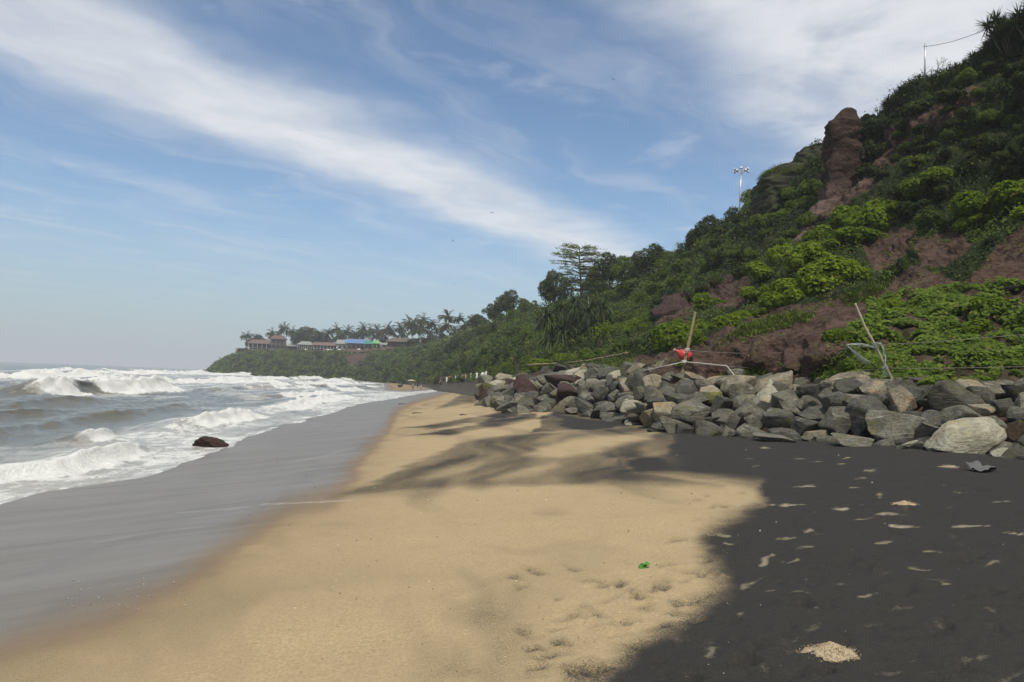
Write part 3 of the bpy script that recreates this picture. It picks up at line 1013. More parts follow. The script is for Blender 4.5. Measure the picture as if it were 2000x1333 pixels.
bare = np.where(poly_sd(cpx, cpy, [(1590, 750), (1660, 700), (1720, 690), (1640, 660), (1700, 615), (1690, 590), (1760, 575), (1900, 560), (2150, 545), (2150, 780), (1500, 760)]) > 0, np.maximum(bare, 0.5), bare)
veg_ok = bare < 0.35
bare = np.where(RU < 2.95, np.where(cpx > 960, 0.8, 0.0), bare)
CLIFF = A2
sand_a = (1 - sstep(3.0, 3.25, RU + n2 * .3)) * (1 - sstep(960, 1010, cpx))

m_cliff, t = new_mat('laterite_cliff')
geo = t.n('ShaderNodeNewGeometry')
pos = geo.outputs['Position']
c1 = t.noise(pos, 0.55, 6.0, 0.62)
c2 = t.noise(pos, 3.4, 6.0, 0.65)
c3 = t.noise(t.mapping(pos, scale=(0.6, 0.6, 4.0)), 1.4, 5.0, 0.6)
pit = t.n('ShaderNodeTexVoronoi', in_Scale=2.6)
t.set(pit.inputs['Vector'], pos)
earth = t.mix(t.mapr(c2, 0.32, 0.68), (0.036, 0.022, 0.017), (0.112, 0.072, 0.053))
earth = t.mix(t.mapr(c1, 0.45, 0.7), earth, (0.128, 0.084, 0.066))
earth = t.mix(t.math('MULTIPLY', t.mapr(c3, 0.55, 0.7), 0.6), earth, (0.050, 0.030, 0.028))
earth = t.mix(t.math('MULTIPLY', t.mapr(c2, 0.66, 0.78), 0.5), earth, (0.20, 0.145, 0.115))
moss = t.mix(c2, (0.010, 0.017, 0.006), (0.036, 0.052, 0.014))
moss = t.mix(t.mapr(c1, 0.5, 0.72), moss, (0.055, 0.050, 0.022))
cc = t.mix(t.mapr(t.math('ADD', t.attr('bare'), t.math('MULTIPLY', t.math('SUBTRACT', c2, 0.5), 0.7)), 0.35, 0.62), moss, earth)
cc = t.mix(t.attr('sand'), cc, t.mix(c2, (0.05, 0.046, 0.04), (0.11, 0.095, 0.075)))
hb_ = t.math('ADD', t.math('ADD', c2, t.math('MULTIPLY', c3, 0.6)), t.math('MULTIPLY', pit.outputs[0], 0.35))
bp = t.n('ShaderNodeBump', in_Height=hb_)
bp.inputs['Strength'].default_value = 0.9
bp.inputs['Distance'].default_value = 0.4
p = t.n('ShaderNodeBsdfPrincipled', in_Base_Color=cc, in_Roughness=0.92, in_Normal=bp.outputs[0])
p.inputs['Specular IOR Level'].default_value = 0.12
t.n('ShaderNodeOutputMaterial', in_0=p)
cliff = grid_mesh('cliff_slope', CLIFF.reshape(-1, 3), nr_, nc_, m_cliff, {'bare': bare.ravel(), 'sand': sand_a.ravel()})

_cv = (RU >= 2.9) & (RU <= 9.4)
_vx, _vy, _vY = cpx[_cv], cpy[_cv], CLIFF[..., 1][_cv]
_vP, _vN = CLIFF[_cv], CL_N[_cv]


def on_cliff(px, py, rad=9):
    """the slope point seen through a photo pixel (front-most)"""
    dd = np.hypot(_vx - px, _vy - py)
    m = dd < rad
    while not m.any():
        rad *= 1.6
        m = dd < rad
    k = np.nonzero(m)[0]
    k = k[np.argsort(_vY[k])]
    k = k[:max(1, len(k) // 3)]
    b = k[np.argmin(dd[k])]
    return _vP[b].copy(), _vN[b].copy()


def cliff_height(x, Y):
    d2 = (CLIFF[..., 0] - x) ** 2 + (CLIFF[..., 1] - Y) ** 2
    return float(CLIFF[..., 2].ravel()[np.argmin(d2)])

# ================================================================== ROCKS
def rock_material(name, dark, lite, vein, stain, moss=0.0, mossc=(0.09, 0.10, 0.02), brr=(0.5, 1.2)):
    m, t = new_mat(name)
    tcn = t.n('ShaderNodeTexCoord')
    oi = t.n('ShaderNodeObjectInfo')
    ofs = t.n('ShaderNodeCombineXYZ', in_0=t.math('MULTIPLY', oi.outputs['Random'], 37.0), in_1=t.math('MULTIPLY', oi.outputs['Random'], 91.0))
    v = t.vmath('ADD', tcn.outputs['Object'], ofs.outputs[0])
    a = t.noise(v, 1.3, 6.0, 0.65, 0.4)
    b = t.noise(v, 7.0, 6.0, 0.7)
    c = t.noise(t.mapping(v, scale=(1, 1, 4.5), rot=(0.5, 0.4, 0)), 1.8, 5.0, 0.6, 0.6)
    g = t.noise(v, 34.0, 3.0, 0.7)
    col = t.mix(t.mapr(a, 0.3, 0.7), dark, lite)
    col = t.mix(t.math('MULTIPLY', t.mapr(c, 0.56, 0.68), 0.7), col, vein)
    col = t.mix(t.math('MULTIPLY', t.mapr(t.noise(v, 0.9, 4.0, 0.6), 0.55, 0.72), 0.75), col, stain)
    col = t.mix(t.math('MULTIPLY', t.mapr(b, 0.55, 0.35), 0.6), col, tuple(x * 0.45 for x in dark))
    col = t.mix(t.math('MULTIPLY', t.mapr(g, 0.6, 0.75), 0.45), col, tuple(min(1, x * 1.5) for x in vein))
    br = t.mapr(oi.outputs['Random'], 0, 1, brr[0], brr[1], smooth=False)
    col = t.mix(1.0, col, t.n('ShaderNodeCombineXYZ', in_0=br, in_1=br, in_2=br).outputs[0], 'MULTIPLY')
    if moss:
        geo = t.n('ShaderNodeNewGeometry')
        mm = t.mapr(t.noise(v, 1.6, 5.0, 0.65), 0.62 - moss * 0.3, 0.78 - moss * 0.3)
        col = t.mix(t.math('MULTIPLY', mm, 0.8), col, mossc)
    h = t.math('ADD', t.math('ADD', t.math('MULTIPLY', a, 0.8), b), t.math('MULTIPLY', c, 0.8))
    h = t.math('ADD', h, t.math('MULTIPLY', g, 0.25))
    bp = t.n('ShaderNodeBump', in_Height=h)
    bp.inputs['Strength'].default_value = 0.75
    bp.inputs['Distance'].default_value = 0.09
    p = t.n('ShaderNodeBsdfPrincipled', in_Base_Color=col, in_Roughness=0.85, in_Normal=bp.outputs[0])
    p.inputs['Specular IOR Level'].default_value = 0.25
    t.n('ShaderNodeOutputMaterial', in_0=p)
    return m


RM = {
    'grey': rock_material('granite_grey', (0.085, 0.080, 0.062), (0.195, 0.185, 0.145), (0.35, 0.335, 0.265), (0.16, 0.125, 0.07), 0.25),
    'dark': rock_material('granite_dark', (0.055, 0.053, 0.044), (0.115, 0.112, 0.094), (0.24, 0.235, 0.20), (0.10, 0.08, 0.05), 0.2),
    'pale': rock_material('granite_pale', (0.27, 0.255, 0.185), (0.40, 0.38, 0.29), (0.50, 0.48, 0.38), (0.33, 0.27, 0.15), 0.0, brr=(0.95, 1.15)),
    'ochre': rock_material('granite_ochre', (0.17, 0.15, 0.10), (0.33, 0.29, 0.21), (0.44, 0.40, 0.31), (0.38, 0.20, 0.05), 0.0, brr=(0.85, 1.15)),
    'red': rock_material('laterite_block', (0.028, 0.017, 0.015), (0.062, 0.034, 0.028), (0.10, 0.065, 0.052), (0.045, 0.03, 0.026), 0.0),
    'rust': rock_material('laterite_rust', (0.060, 0.036, 0.028), (0.118, 0.070, 0.052), (0.18, 0.13, 0.09), (0.08, 0.052, 0.03), 0.35),
    'mossy': rock_material('mossy_stone', (0.09, 0.09, 0.06), (0.18, 0.18, 0.12), (0.27, 0.27, 0.18), (0.17, 0.16, 0.03), 1.0, (0.15, 0.16, 0.03)),
}

ico = bmesh.new()
bmesh.ops.create_icosphere(ico, subdivisions=4, radius=1.0)
ICO_V = np.array([v.co[:] for v in ico.verts])
ICO_F = np.array([[v.index for v in f.verts] for f in ico.faces])
ico.free()


def rock_mesh(name, seed, planes=13, flat=1.0, rough=0.05):
    rg = np.random.default_rng(seed)
    V = ICO_V.copy()
    V = V * (1.25)
    for k in range(planes):
        n = rg.normal(size=3)
        n /= np.linalg.norm(n)
        dd = rg.uniform(0.46, 0.9)
        over = np.maximum(0, V @ n - dd)
        V = V - n[None] * over[:, None] * 0.97
    V = V + (V / (np.linalg.norm(V, axis=1, keepdims=True) + 1e-9)) * (fbm(V * 1.6 + seed, 3, seed) * 0.055 + fbm(V * 5.0, 4, seed + 3) * rough)[:, None]
    V -= (V.max(0) + V.min(0)) / 2
    V /= (V.max(0) - V.min(0)) / 2
    mb = MB().add(V, ICO_F)
    return mb.mesh(name, [RM['grey']], smooth=True)


ROCKS = [rock_mesh('boulder', 500 + i, planes=int(9 + i % 7), rough=0.035 + 0.012 * (i % 3)) for i in range(20)]


def boulder(c, s, kind, label, group=None, rot=None, mesh=None, name='boulder', rg=random):
    o = bpy.data.objects.new(name, mesh or rg.choice(ROCKS))
    COL.objects.link(o)
    o.location = c
    o.scale = s
    o.rotation_euler = rot if rot is not None else (rg.uniform(-.35, .35), rg.uniform(-.35, .35), rg.uniform(0, 6.28))
    o.material_slots[0].link = 'OBJECT'
    o.material_slots[0].material = RM[kind]
    return tag(o, label, 'boulder', group)


# wall surface: from its foot on the sand to the crown by the earth slope
ws = np.linspace(0, 1, 420)
wpx = 945 + (2420 - 945) * ws
wf = foot_at(wpx)
crown_px = np.array([945, 1000, 1100, 1250, 1350, 1450, 1540, 1640, 1740, 1850, 2000, 2400])
crown_py = np.array([748, 742, 726, 720, 728, 738, 741, 744, 746, 749, 750, 758])
crown_Y = np.array([63, 65, 56, 37, 33, 30.5, 28.5, 26.5, 25.5, 24.5, 23.5, 19.5])
wc_ = at(wpx, np.interp(wpx, crown_px, crown_py), np.interp(wpx, crown_px, crown_Y))
wt = np.linspace(0, 1, 60)
WS = wf[None] * (1 - wt[:, None, None]) + wc_[None] * wt[:, None, None]
WS[..., 2] += (0.35 * np.sin(wt * np.pi))[:, None]
wqx, wqy = project(WS.reshape(-1, 3))


def on_wall(px, py):
    k = int(np.argmin((wqx - px) ** 2 + (wqy - py) ** 2))
    return WS.reshape(-1, 3)[k].copy()


HERO = [  # px, py (centre), width, height, kind, label
    (1892, 860, 150, 68, 'pale', 'large pale cream boulder lying alone on black sand before the wall'),
    (1975, 887, 52, 30, 'grey', 'small grey stone leaning against the large pale cream boulder'),
    (1754, 838, 100, 76, 'grey', 'big tilted grey boulder with yellow-edged end at foot of wall'),
    (1664, 864, 74, 26, 'grey', 'low flat grey stone beside the big tilted boulder on black sand'),
    (1577, 836, 62, 42, 'dark', 'rounded dark grey boulder at the wall foot right of a half-buried slab'),
    (1637, 828, 62, 60, 'grey', 'upright grey boulder with smooth curved face at wall foot'),
    (1607, 853, 38, 12, 'pale', 'thin pale stone slab lying on black sand beneath upright boulder'),
    (1512, 857, 80, 16, 'grey', 'half-buried flat grey slab sunk in black sand before the wall'),
    (1517, 821, 66, 44, 'dark', 'broad peaked dark boulder behind the half-buried slab'),
    (1467, 822, 35, 38, 'grey', 'narrow wedge-shaped grey stone left of the broad peaked boulder'),
    (1463, 806, 66, 46, 'grey', 'wide grey boulder above the narrow wedge stone'),
    (1413, 822, 44, 42, 'grey', None), (1700, 815, 70, 72, 'dark', None),
    (1760, 791, 62, 58, 'ochre', 'squarish boulder with bright orange-ochre face in the wall'),
    (1823, 821, 46, 34, 'dark', None), (1862, 784, 118, 68, 'grey', 'largest grey slab in the wall above the large pale cream boulder'),
    (1892, 824, 92, 56, 'grey', None), (1921, 782, 44, 46, 'grey', None), (1961, 796, 44, 30, 'grey', None),
    (1990, 842, 40, 42, 'rust', 'red-brown block wedged behind the large pale cream boulder'),
    (1449, 774, 48, 50, 'grey', None), (1493, 770, 50, 46, 'pale', 'smooth light grey rounded boulder high in the wall'),
    (1529, 764, 34, 36, 'grey', None), (1544, 797, 46, 26, 'grey', None), (1580, 767, 50, 38, 'dark', None), (1586, 794, 40, 28, 'grey', None),
    (1634, 791, 54, 46, 'dark', None), (1658, 760, 54, 40, 'dark', 'near-black boulder on the wall top by the leaning bamboo pole'), (1616, 758, 36, 32, 'grey', None), (1700, 766, 48, 46, 'ochre', None),
    (1738, 762, 34, 40, 'grey', None), (1814, 747, 76, 24, 'grey', 'long flat grey slab on the wall top below the creepers'), (1882, 747, 74, 22, 'rust', 'flat reddish slab on the wall top below the creepers'),
    (1790, 772, 46, 28, 'dark', None), (1946, 763, 56, 32, 'grey', None), (1817, 793, 46, 26, 'dark', None), (1817, 851, 52, 22, 'dark', None), (1990, 770, 50, 36, 'dark', None),
    (1668, 792, 44, 40, 'grey', None), (1985, 812, 44, 34, 'dark', None),
    (954, 774, 38, 42, 'rust', 'moss-stained rusty boulder at the far end of the wall'), (970, 751, 22, 24, 'red', 'dark red block topping the far end of the wall'),
    (1033, 762, 60, 46, 'red', 'dark maroon boulder slanting in the far part of the wall'), (1104, 746, 80, 24, 'red', 'long flat red block near top of the far wall'),
    (1112, 779, 58, 54, 'red', 'large sloping maroon slab in the far part of the wall'), (1123, 793, 38, 24, 'grey', None),
    (986, 791, 22, 13, 'mossy', 'small stone covered in yellow-green moss at the far wall foot'), (1029, 794, 36, 34, 'grey', None), (1117, 805, 24, 9, 'pale', 'small pale yellowish stone at foot of the maroon slab'),
    (1080, 765, 44, 28, 'grey', None), (1064, 785, 34, 26, 'grey', None), (1161, 736, 36, 28, 'grey', None), (1212, 741, 50, 34, 'pale', None), (1230, 756, 46, 32, 'ochre', None),
    (1277, 750, 48, 34, 'ochre', None), (1257, 772, 40, 28, 'grey', None), (1235, 792, 54, 38, 'grey', None), (1262, 802, 36, 32, 'grey', None),
    (1302, 804, 54, 34, 'ochre', 'cream and orange stone under a dark overhanging boulder'), (1354, 808, 84, 52, 'grey', 'big dark-bellied boulder overhanging the cream and orange stone'),
    (1396, 826, 78, 42, 'grey', 'broad grey boulder sloping down to the sand by the overhang'), (1340, 837, 40, 24, 'dark', None), (1296, 832, 52, 28, 'dark', 'low dark brown stone on the sand at the wall bend'),
    (1294, 846, 50, 14, 'dark', None), (1413, 795, 40, 40, 'dark', None), (1341, 766, 48, 40, 'dark', None), (1375, 758, 46, 30, 'grey', None), (1368, 782, 50, 28, 'grey', None),
    (1396, 779, 38, 26, 'mossy', None), (1251, 820, 50, 16, 'grey', None), (1176, 797, 34, 18, 'dark', None), (1180, 772, 40, 30, 'dark', None), (1160, 755, 38, 26, 'grey', None),
    (1310, 742, 40, 30, 'grey', None), (1305, 772, 40, 30, 'grey', None), (1420, 752, 40, 28, 'ochre', None), (1480, 742, 44, 20, 'grey', None), (1540, 742, 40, 18, 'ochre', None),
    (1150, 780, 30, 26, 'grey', None), (1205, 775, 34, 26, 'grey', None), (1055, 803, 26, 18, 'grey', None), (1005, 800, 26, 16, 'dark', None), (990, 770, 30, 26, 'dark', None),
]
LAB = {'grey': 'grey angular granite boulder packed in the rubble wall', 'dark': 'dark grey angular boulder packed in the rubble wall',
       'pale': 'pale grey boulder packed in the rubble wall', 'ochre': 'tan-stained boulder packed in the rubble wall',
       'red': 'maroon laterite block packed in the rubble wall', 'rust': 'rust-brown laterite block packed in the rubble wall', 'mossy': 'yellowish moss-stained stone packed in the rubble wall'}
placed = []
LABK = {'grey': 'grey granite boulder', 'dark': 'dark grey boulder', 'pale': 'pale grey boulder', 'ochre': 'tan-stained boulder', 'red': 'maroon laterite block', 'rust': 'rust-brown laterite block', 'mossy': 'yellowish mossy stone'}


def zone_label(kind, px, c, r=None):
    f_ = foot_at(np.array([px]))[0]
    k_ = np.clip((c[2] - f_[2]) / 2.2, 0, 1)
    tier = 'low' if k_ < .33 else ('midway' if k_ < .72 else 'high')
    zs = [(1080, 'in the rock wall at its far end'), (1240, 'in the rock wall below the bamboo rail'), (1440, 'in the rock wall around the buoy post'), (1620, 'in the rock wall before the red bank'),
          (1790, 'in the rock wall under the leaning pole'), (9999, 'in the rock wall behind the large pale boulder')]
    zn = [z_[1] for z_ in zs if px < z_[0]][0]
    sz = '' if r is None else ('smaller ' if r < .55 else 'bulky ')
    return sz + LABK[kind] + ' ' + tier + ' ' + zn


rr_ = random.Random(5)
for i, (px, py, w_, h_, kind, lab) in enumerate(HERO):
    c = on_wall(px, py)
    if i == 0:
        c = ground_hit(px, py + 26) + np.array([0, .5, 0])
    elif py > 850 or (lab and ('sand' in lab)):
        c = ground_hit(px, py + h_ * 0.30)
    Y = c[1]
    sx_, sz_ = w_ * Y / FPX * 0.5 * 1.08, h_ * Y / FPX * 0.5 * 1.15
    p_ = at(px, py, Y)
    sy_ = (sx_ * 0.55 + sz_ * 0.45) * rr_.uniform(0.85, 1.1)
    rot = (rr_.uniform(-.15, .15), rr_.choice([-1, 1]) * rr_.uniform(0.02, .22), rr_.choice([0, math.pi]) + rr_.uniform(-.35, .35))
    lb = lab or zone_label(kind, px, c)
    boulder(p_, (sx_, sy_, sz_), kind, lb, None if lab else lb, rot, ROCKS[i % 20] if i else ROCKS[5], rg=rr_)
    placed.append((p_[0], p_[1], p_[2], (sx_ + sz_) / 2))

# fill the rest of the wall
cand = WS.reshape(-1, 3)
order = rr_.sample(range(len(cand)), len(cand))
nfill = 0
for k in order:
    if nfill > 205:
        break
    c = cand[k]
    qx_, qy_ = wqx[k], wqy[k]
    if qx_ > 2250:
        continue
    r = rr_.uniform(0.38, 0.78) * (1.0 if c[1] < 40 else 1.25)
    ok = True
    for (x, y, z, rad) in placed:
        if (x - c[0]) ** 2 + (y - c[1]) ** 2 + (z - c[2]) ** 2 < (0.62 * (rad + r)) ** 2:
            ok = False
            break
    if not ok:
        continue
    kind = rr_.choices(['grey', 'dark', 'pale', 'ochre', 'red', 'rust'], [10, 6, 1.5, 1.5, 1.2 if qx_ < 1150 else 0.1, .5])[0]
    lb = zone_label(kind, qx_, c, r)
    boulder(c + np.array([0, 0, -0.12]), (r * rr_.uniform(.9, 1.4), r * rr_.uniform(.8, 1.1), r * rr_.uniform(.6, .9)), kind, lb, lb, rg=rr_)
    placed.append((c[0], c[1], c[2], r))
    nfill += 1
# small rubble at the foot and in the gaps
print('FILL', nfill)
for k in range(44):
    s = rr_.uniform(960, 2050)
    f = foot_at(np.array([s]))[0]
    off = rr_.uniform(-0.3, 0.9)
    r = rr_.uniform(0.08, 0.24) * (1 if f[1] < 40 else 1.6)
    x, y = f[0] - off * 0.4, f[1] - off
    boulder((x, y, float(ground_z(x, y)) + r * 0.25), (r * 1.2, r, r * .7), rr_.choice(['grey', 'dark', 'grey', 'pale']), 'small loose stone on the sand along the foot of the wall', 'loose stones along the wall foot', name='stone', rg=rr_)

# the rock in the surf and others out on the beach
g = ground_hit(414, 876)
o = boulder(at(412, 868, g[1]), (g[1] * 33 / FPX, g[1] * 22 / FPX, g[1] * 17 / FPX), 'red', 'dark red-brown rock awash at the water edge', rot=(0.1, 0.05, 0.5), mesh=rock_mesh('surf_rock', 931, planes=9, rough=0.16), name='surf_rock')
g = ground_hit(782, 758)
boulder(at(782, 754, g[1]), (g[1] * 6 / FPX, g[1] * 5 / FPX, g[1] * 3.2 / FPX), 'dark', 'low dark rock on the far pale beach near bathers', name='beach_rock', rot=(0, 0, 0), mesh=ROCKS[3])
for k, (px, py, w_) in enumerate([(592, 780, 9), (628, 781, 8)]):
    g = at(px, py, 1.0)
    Yk = 2.9 * 1500 / (py - (705 + 0.0395 * px))
    boulder(at(px, py - 2, Yk), (Yk * w_ / FPX, Yk * w_ / FPX, Yk * 3.5 / FPX), 'dark', 'small black rock breaking the surf', 'black rocks in the surf', name='surf_rock', rot=(0, .1, k), mesh=ROCKS[9 + k])

# rocks half overgrown on the slope
for px, py, w_, h_, kind, lab in [(1935, 714, 34, 14, 'pale', 'pale stone showing through the low creepers'), (1975, 566, 40, 10, 'grey', 'flat grey stone at the top edge of the creepers'),
                                  (1310, 610, 75, 62, 'red', 'dark maroon outcrop jutting from the slope above lime bushes'),
                                  (1480, 700, 28, 24, 'rust', None), (1545, 715, 34, 22, 'rust', None), (1432, 722, 18, 12, 'rust', None), (1530, 728, 16, 12, 'rust', None), (1590, 700, 40, 36, 'rust', None)]:
    P_, N_ = on_cliff(px, py)
    Y = P_[1]
    boulder(at(px, py, Y), (Y * w_ / FPX * .55, Y * w_ / FPX * .45, Y * h_ / FPX * .6), kind, lab or 'rusty earth boulder bedded in the low red bank', None if lab else 'rusty boulders in the red bank', (0.1, 0.1, rr_.uniform(0, 6)), rock_mesh('bedded_rock', 940 + int(px) % 50, planes=8, rough=0.17), 'bedded_rock')


def column_rock(name, ctr, prof, seed, mats, squash=0.85, label='', mat=None):
    """upright eroded rock from (z, radius, dx) rings"""
    prof = np.array(prof, float)
    nz, na = 70, 64
    zs = np.linspace(prof[0, 0], prof[-1, 0], nz)
    ra = np.interp(zs, prof[:, 0], prof[:, 1])
    dx = np.interp(zs, prof[:, 0], prof[:, 2])
    an = np.linspace(0, 2 * np.pi, na, endpoint=False)
    Z, AN = np.meshgrid(zs, an, indexing='ij')
    X = np.sign(np.cos(AN)) * np.abs(np.cos(AN)) ** 0.45
    Yy = np.sign(np.sin(AN)) * np.abs(np.sin(AN)) ** 0.45 * squash
    P = np.stack([X * ra[:, None] + dx[:, None], Yy * ra[:, None], Z], -1).reshape(-1, 3)
    nrm = np.stack([X, Yy, 0 * X], -1).reshape(-1, 3)
    dsp = fbm(P * 0.55 + seed, 3, seed) * 0.25 + fbm(P * np.array([1.6, 1.6, 4.5]) + seed, 4, seed + 1) * 0.34 + fbm(P * 6, 3, seed + 2) * 0.08 + 0.22 * np.round(fbm(P * np.array([1.1, 1.1, 1.5]) + 5, 2, seed + 7) * 3) / 3
    P = P + nrm * (dsp * np.clip(ra.repeat(na), 0.1, 1.2))[:, None]
    F = []
    for i in range(nz - 1):
        for j in range(na):
            k = (j + 1) % na
            F.append([i * na + j, i * na + k, (i + 1) * na + k, (i + 1) * na + j])
    mb = MB().add(P, F)
    top = P[-na:].mean(0) + np.array([0, 0, 0.05])
    mb.add(np.vstack([P[-na:], top]), [[j, (j + 1) % na, na] for j in range(na)])
    o = mb.build(name, [mat])
    o.location = ctr
    return o


m_pillar, t = new_mat('laterite_pillar')
tcn = t.n('ShaderNodeTexCoord')
a = t.noise(t.mapping(tcn.outputs['Object'], scale=(1, 1, 2.6)), 1.1, 6.0, 0.65)
b = t.noise(tcn.outputs['Object'], 5.0, 5.0, 0.65)
col = t.mix(t.mapr(a, 0.3, 0.7), (0.026, 0.017, 0.014), (0.072, 0.045, 0.036))
col = t.mix(t.math('MULTIPLY', t.mapr(b, 0.55, 0.75), 0.5), col, (0.19, 0.13, 0.105))
osep = t.n('ShaderNodeSeparateXYZ', in_0=tcn.outputs['Object'])
lay = t.mapr(t.math('ADD', osep.outputs[2], t.math('MULTIPLY', a, 2.4)), 3.2, 0.9)
col = t.mix(t.math('MULTIPLY', lay, 0.8), col, t.mix(b, (0.10, 0.068, 0.056), (0.21, 0.155, 0.13)))
bp = t.n('ShaderNodeBump', in_Height=t.math('ADD', a, b))
bp.inputs['Strength'].default_value = 0.8
bp.inputs['Distance'].default_value = 0.3
p = t.n('ShaderNodeBsdfPrincipled', in_Base_Color=col, in_Roughness=0.93, in_Normal=bp.outputs[0])
p.inputs['Specular IOR Level'].default_value = 0.1
t.n('ShaderNodeOutputMaterial', in_0=p)
m_dark = rock_material('dark_mossy_crust', (0.024, 0.019, 0.014), (0.055, 0.042, 0.030), (0.09, 0.07, 0.05), (0.03, 0.03, 0.015), 0.8, (0.030, 0.042, 0.012))
PY = 55.0
pb = at(1640, 400, PY)
s = PY / FPX
o = column_rock('rock_pillar', pb, [(-7.0, 3.0, -3.6), (-3.0, 2.2, -1.8), (-1.2, 1.7, -.8), (0.4, 1.3, -.1), (1.6, 1.15, 0.1), (4.2, 1.12, .15), (6.0, 1.08, .18), (6.25, 0.80, .40), (6.75, 0.62, .46), (7.0, 0.48, .5), (7.12, 0.2, .5)], 71, None, mat=m_pillar)
tag(o, 'tall eroded red-brown rock pillar standing out from the cliff', 'rock')
OY = 66.0
ob = at(1540, 420, OY)
o = column_rock('rock_outcrop', ob, [(-3.0, 3.6, 0.3), (-1, 3.1, 0.3), (1.2, 2.95, 0.1), (2.6, 2.8, 0.15), (3.5, 2.4, .4), (4.1, 1.8, .8), (4.4, 0.7, 1.1)], 83, None, mat=m_dark)
tag(o, 'blocky dark outcrop with grassy top on the cliff edge', 'rock')
ob2 = at(1595, 400, 67)
o = column_rock('rock_outcrop', ob2, [(-3.0, 2.8, 0.3), (1.2, 2.4, 0.1), (3.6, 2.2, 0.15), (4.9, 1.6, .2), (5.3, 0.5, .2)], 87, None, mat=m_dark)
tag(o, 'rounded dark outcrop between the grassy block and the pillar', 'rock')
ob3 = at(1990, 500, 36)
o = column_rock('rock_spur', ob3, [(-2.6, 3.0, -.6), (-1.2, 2.4, -.3), (0, 1.7, 0.1), (1.0, 1.0, 0.5), (1.7, .35, 0.8)], 91, None, mat=m_pillar)
tag(o, 'sharp-ridged bare red spur above the creeper slope', 'rock')

# ================================================================== PLANTS
def leaf_mat(name, dark, lite, trans=0.35, rough=0.65):
    m, t = new_mat(name)
    geo = t.n('ShaderNodeNewGeometry')
    oi = t.n('ShaderNodeObjectInfo')
    nz = t.noise(geo.outputs['Position'], 0.8, 3.0, 0.6)
    f = t.math('ADD', t.math('MULTIPLY', t.attr('rnd'), 0.6), t.math('MULTIPLY', t.math('SUBTRACT', nz, 0.35), 0.7), clamp=True)
    f = t.math('ADD', f, t.math('MULTIPLY', t.math('SUBTRACT', oi.outputs['Random'], 0.5), 0.35), clamp=True)
    c = t.mix(f, dark, lite)
    c = t.mix(t.math('GREATER_THAN', t.attr('rnd'), 0.975), c, (0.16, 0.12, 0.04))
    p = t.n('ShaderNodeBsdfPrincipled', in_Base_Color=c, in_Roughness=rough)
    p.inputs['Specular IOR Level'].default_value = 0.12
    tr = t.n('ShaderNodeBsdfTranslucent', in_0=t.mix(0.5, c, (0.30, 0.42, 0.03), 'SCREEN') if trans > 0.3 else c)
    ms = t.n('ShaderNodeMixShader', in_0=trans * 0.75, in_1=p.outputs[0], in_2=tr.outputs[0])
    t.n('ShaderNodeOutputMaterial', in_0=ms)
    return m


LM = {
    'lime': leaf_mat('lime_leaves', (0.045, 0.085, 0.008), (0.215, 0.285, 0.018), 0.38),
    'mid': leaf_mat('green_leaves', (0.028, 0.052, 0.010), (0.125, 0.170, 0.030), 0.32),
    'dark': leaf_mat('dark_leaves', (0.015, 0.028, 0.008), (0.075, 0.100, 0.024), 0.24),
    'creep': leaf_mat('creeper_leaves', (0.018, 0.042, 0.006), (0.150, 0.215, 0.022), 0.33),
    'grass': leaf_mat('grass_blades', (0.060, 0.095, 0.014), (0.160, 0.205, 0.040), 0.3),
    'strap': leaf_mat('strap_leaves', (0.028, 0.050, 0.016), (0.095, 0.125, 0.050), 0.2, 0.4),
    'palm': leaf_mat('palm_fronds', (0.026, 0.042, 0.012), (0.085, 0.105, 0.030), 0.25, 0.4),
}
BARK = plain('bark', (0.11, 0.085, 0.062), 0.9, 0.4, 9.0, bump=0.5)
PALEBARK = plain('palm_bark', (0.20, 0.175, 0.14), 0.9, 0.3, 9.0, bump=0.5)


def lobe_points(rg, C, Rr, N, up=0.45, inner=0.08):
    """points and outward directions on the outside of a set of lobes"""
    C, Rr = np.asarray(C, float), np.asarray(Rr, float)
    k = rg.choice(len(C), N, p=Rr ** 2 / np.sum(Rr ** 2))
    dd = rg.normal(size=(N, 3))
    dd[:, 2] += up
    dd /= np.linalg.norm(dd, axis=1, keepdims=True)
    P = C[k] + dd * (Rr[k] * rg.uniform(0.78, 1.08, N))[:, None]
    keep = np.ones(N, bool)
    for j in range(len(C)):
        inside = np.linalg.norm(P - C[j], axis=1) < Rr[j] * 0.75
        keep &= ~inside | (rg.random(N) < inner)
    return P[keep], dd[keep]


def shrub_mb(seed, lobes=13, N=6500, L=0.16, tall=1.0, spread=1.0):
    rg = np.random.default_rng(seed)
    a = rg.uniform(0, 6.28, lobes)
    r = np.sqrt(rg.random(lobes)) * 0.72 * spread
    C = np.stack([np.cos(a) * r, np.sin(a) * r, (0.12 + rg.random(lobes) * 0.5 * (1.1 - r)) * tall], 1)
    Rr = rg.uniform(0.18, 0.40, lobes)
    P, dd = lobe_points(rg, C, Rr, N)
    k = P[:, 2] > -0.12
    P, dd = P[k], dd[k]
    # clumped leaf sprays instead of an even skin
    cl = fbm(P * 6.5, 3, seed)
    k = cl > -0.30
    P, dd, cl = P[k], dd[k], cl[k]
    P = P + dd * (cl * 0.10)[:, None]
    Nn_ = dd + np.array([0, 0, 0.45]) + rg.normal(size=dd.shape) * 0.45
    mb = MB()
    mb.leaves(P, Nn_, L * rg.uniform(0.6, 1.25, len(P)), L * rg.uniform(0.35, 0.6, len(P)), 0.18, rg=rg)
    st = MB()
    for j in range(len(C)):
        b = np.array([C[j][0] * 0.25, C[j][1] * 0.25, -0.15])
        mid_ = (b + C[j]) / 2 + rg.normal(size=3) * 0.05
        st.tube(np.array([b, mid_, C[j]]), [0.03, 0.022, 0.01], 5)
    return mb, st


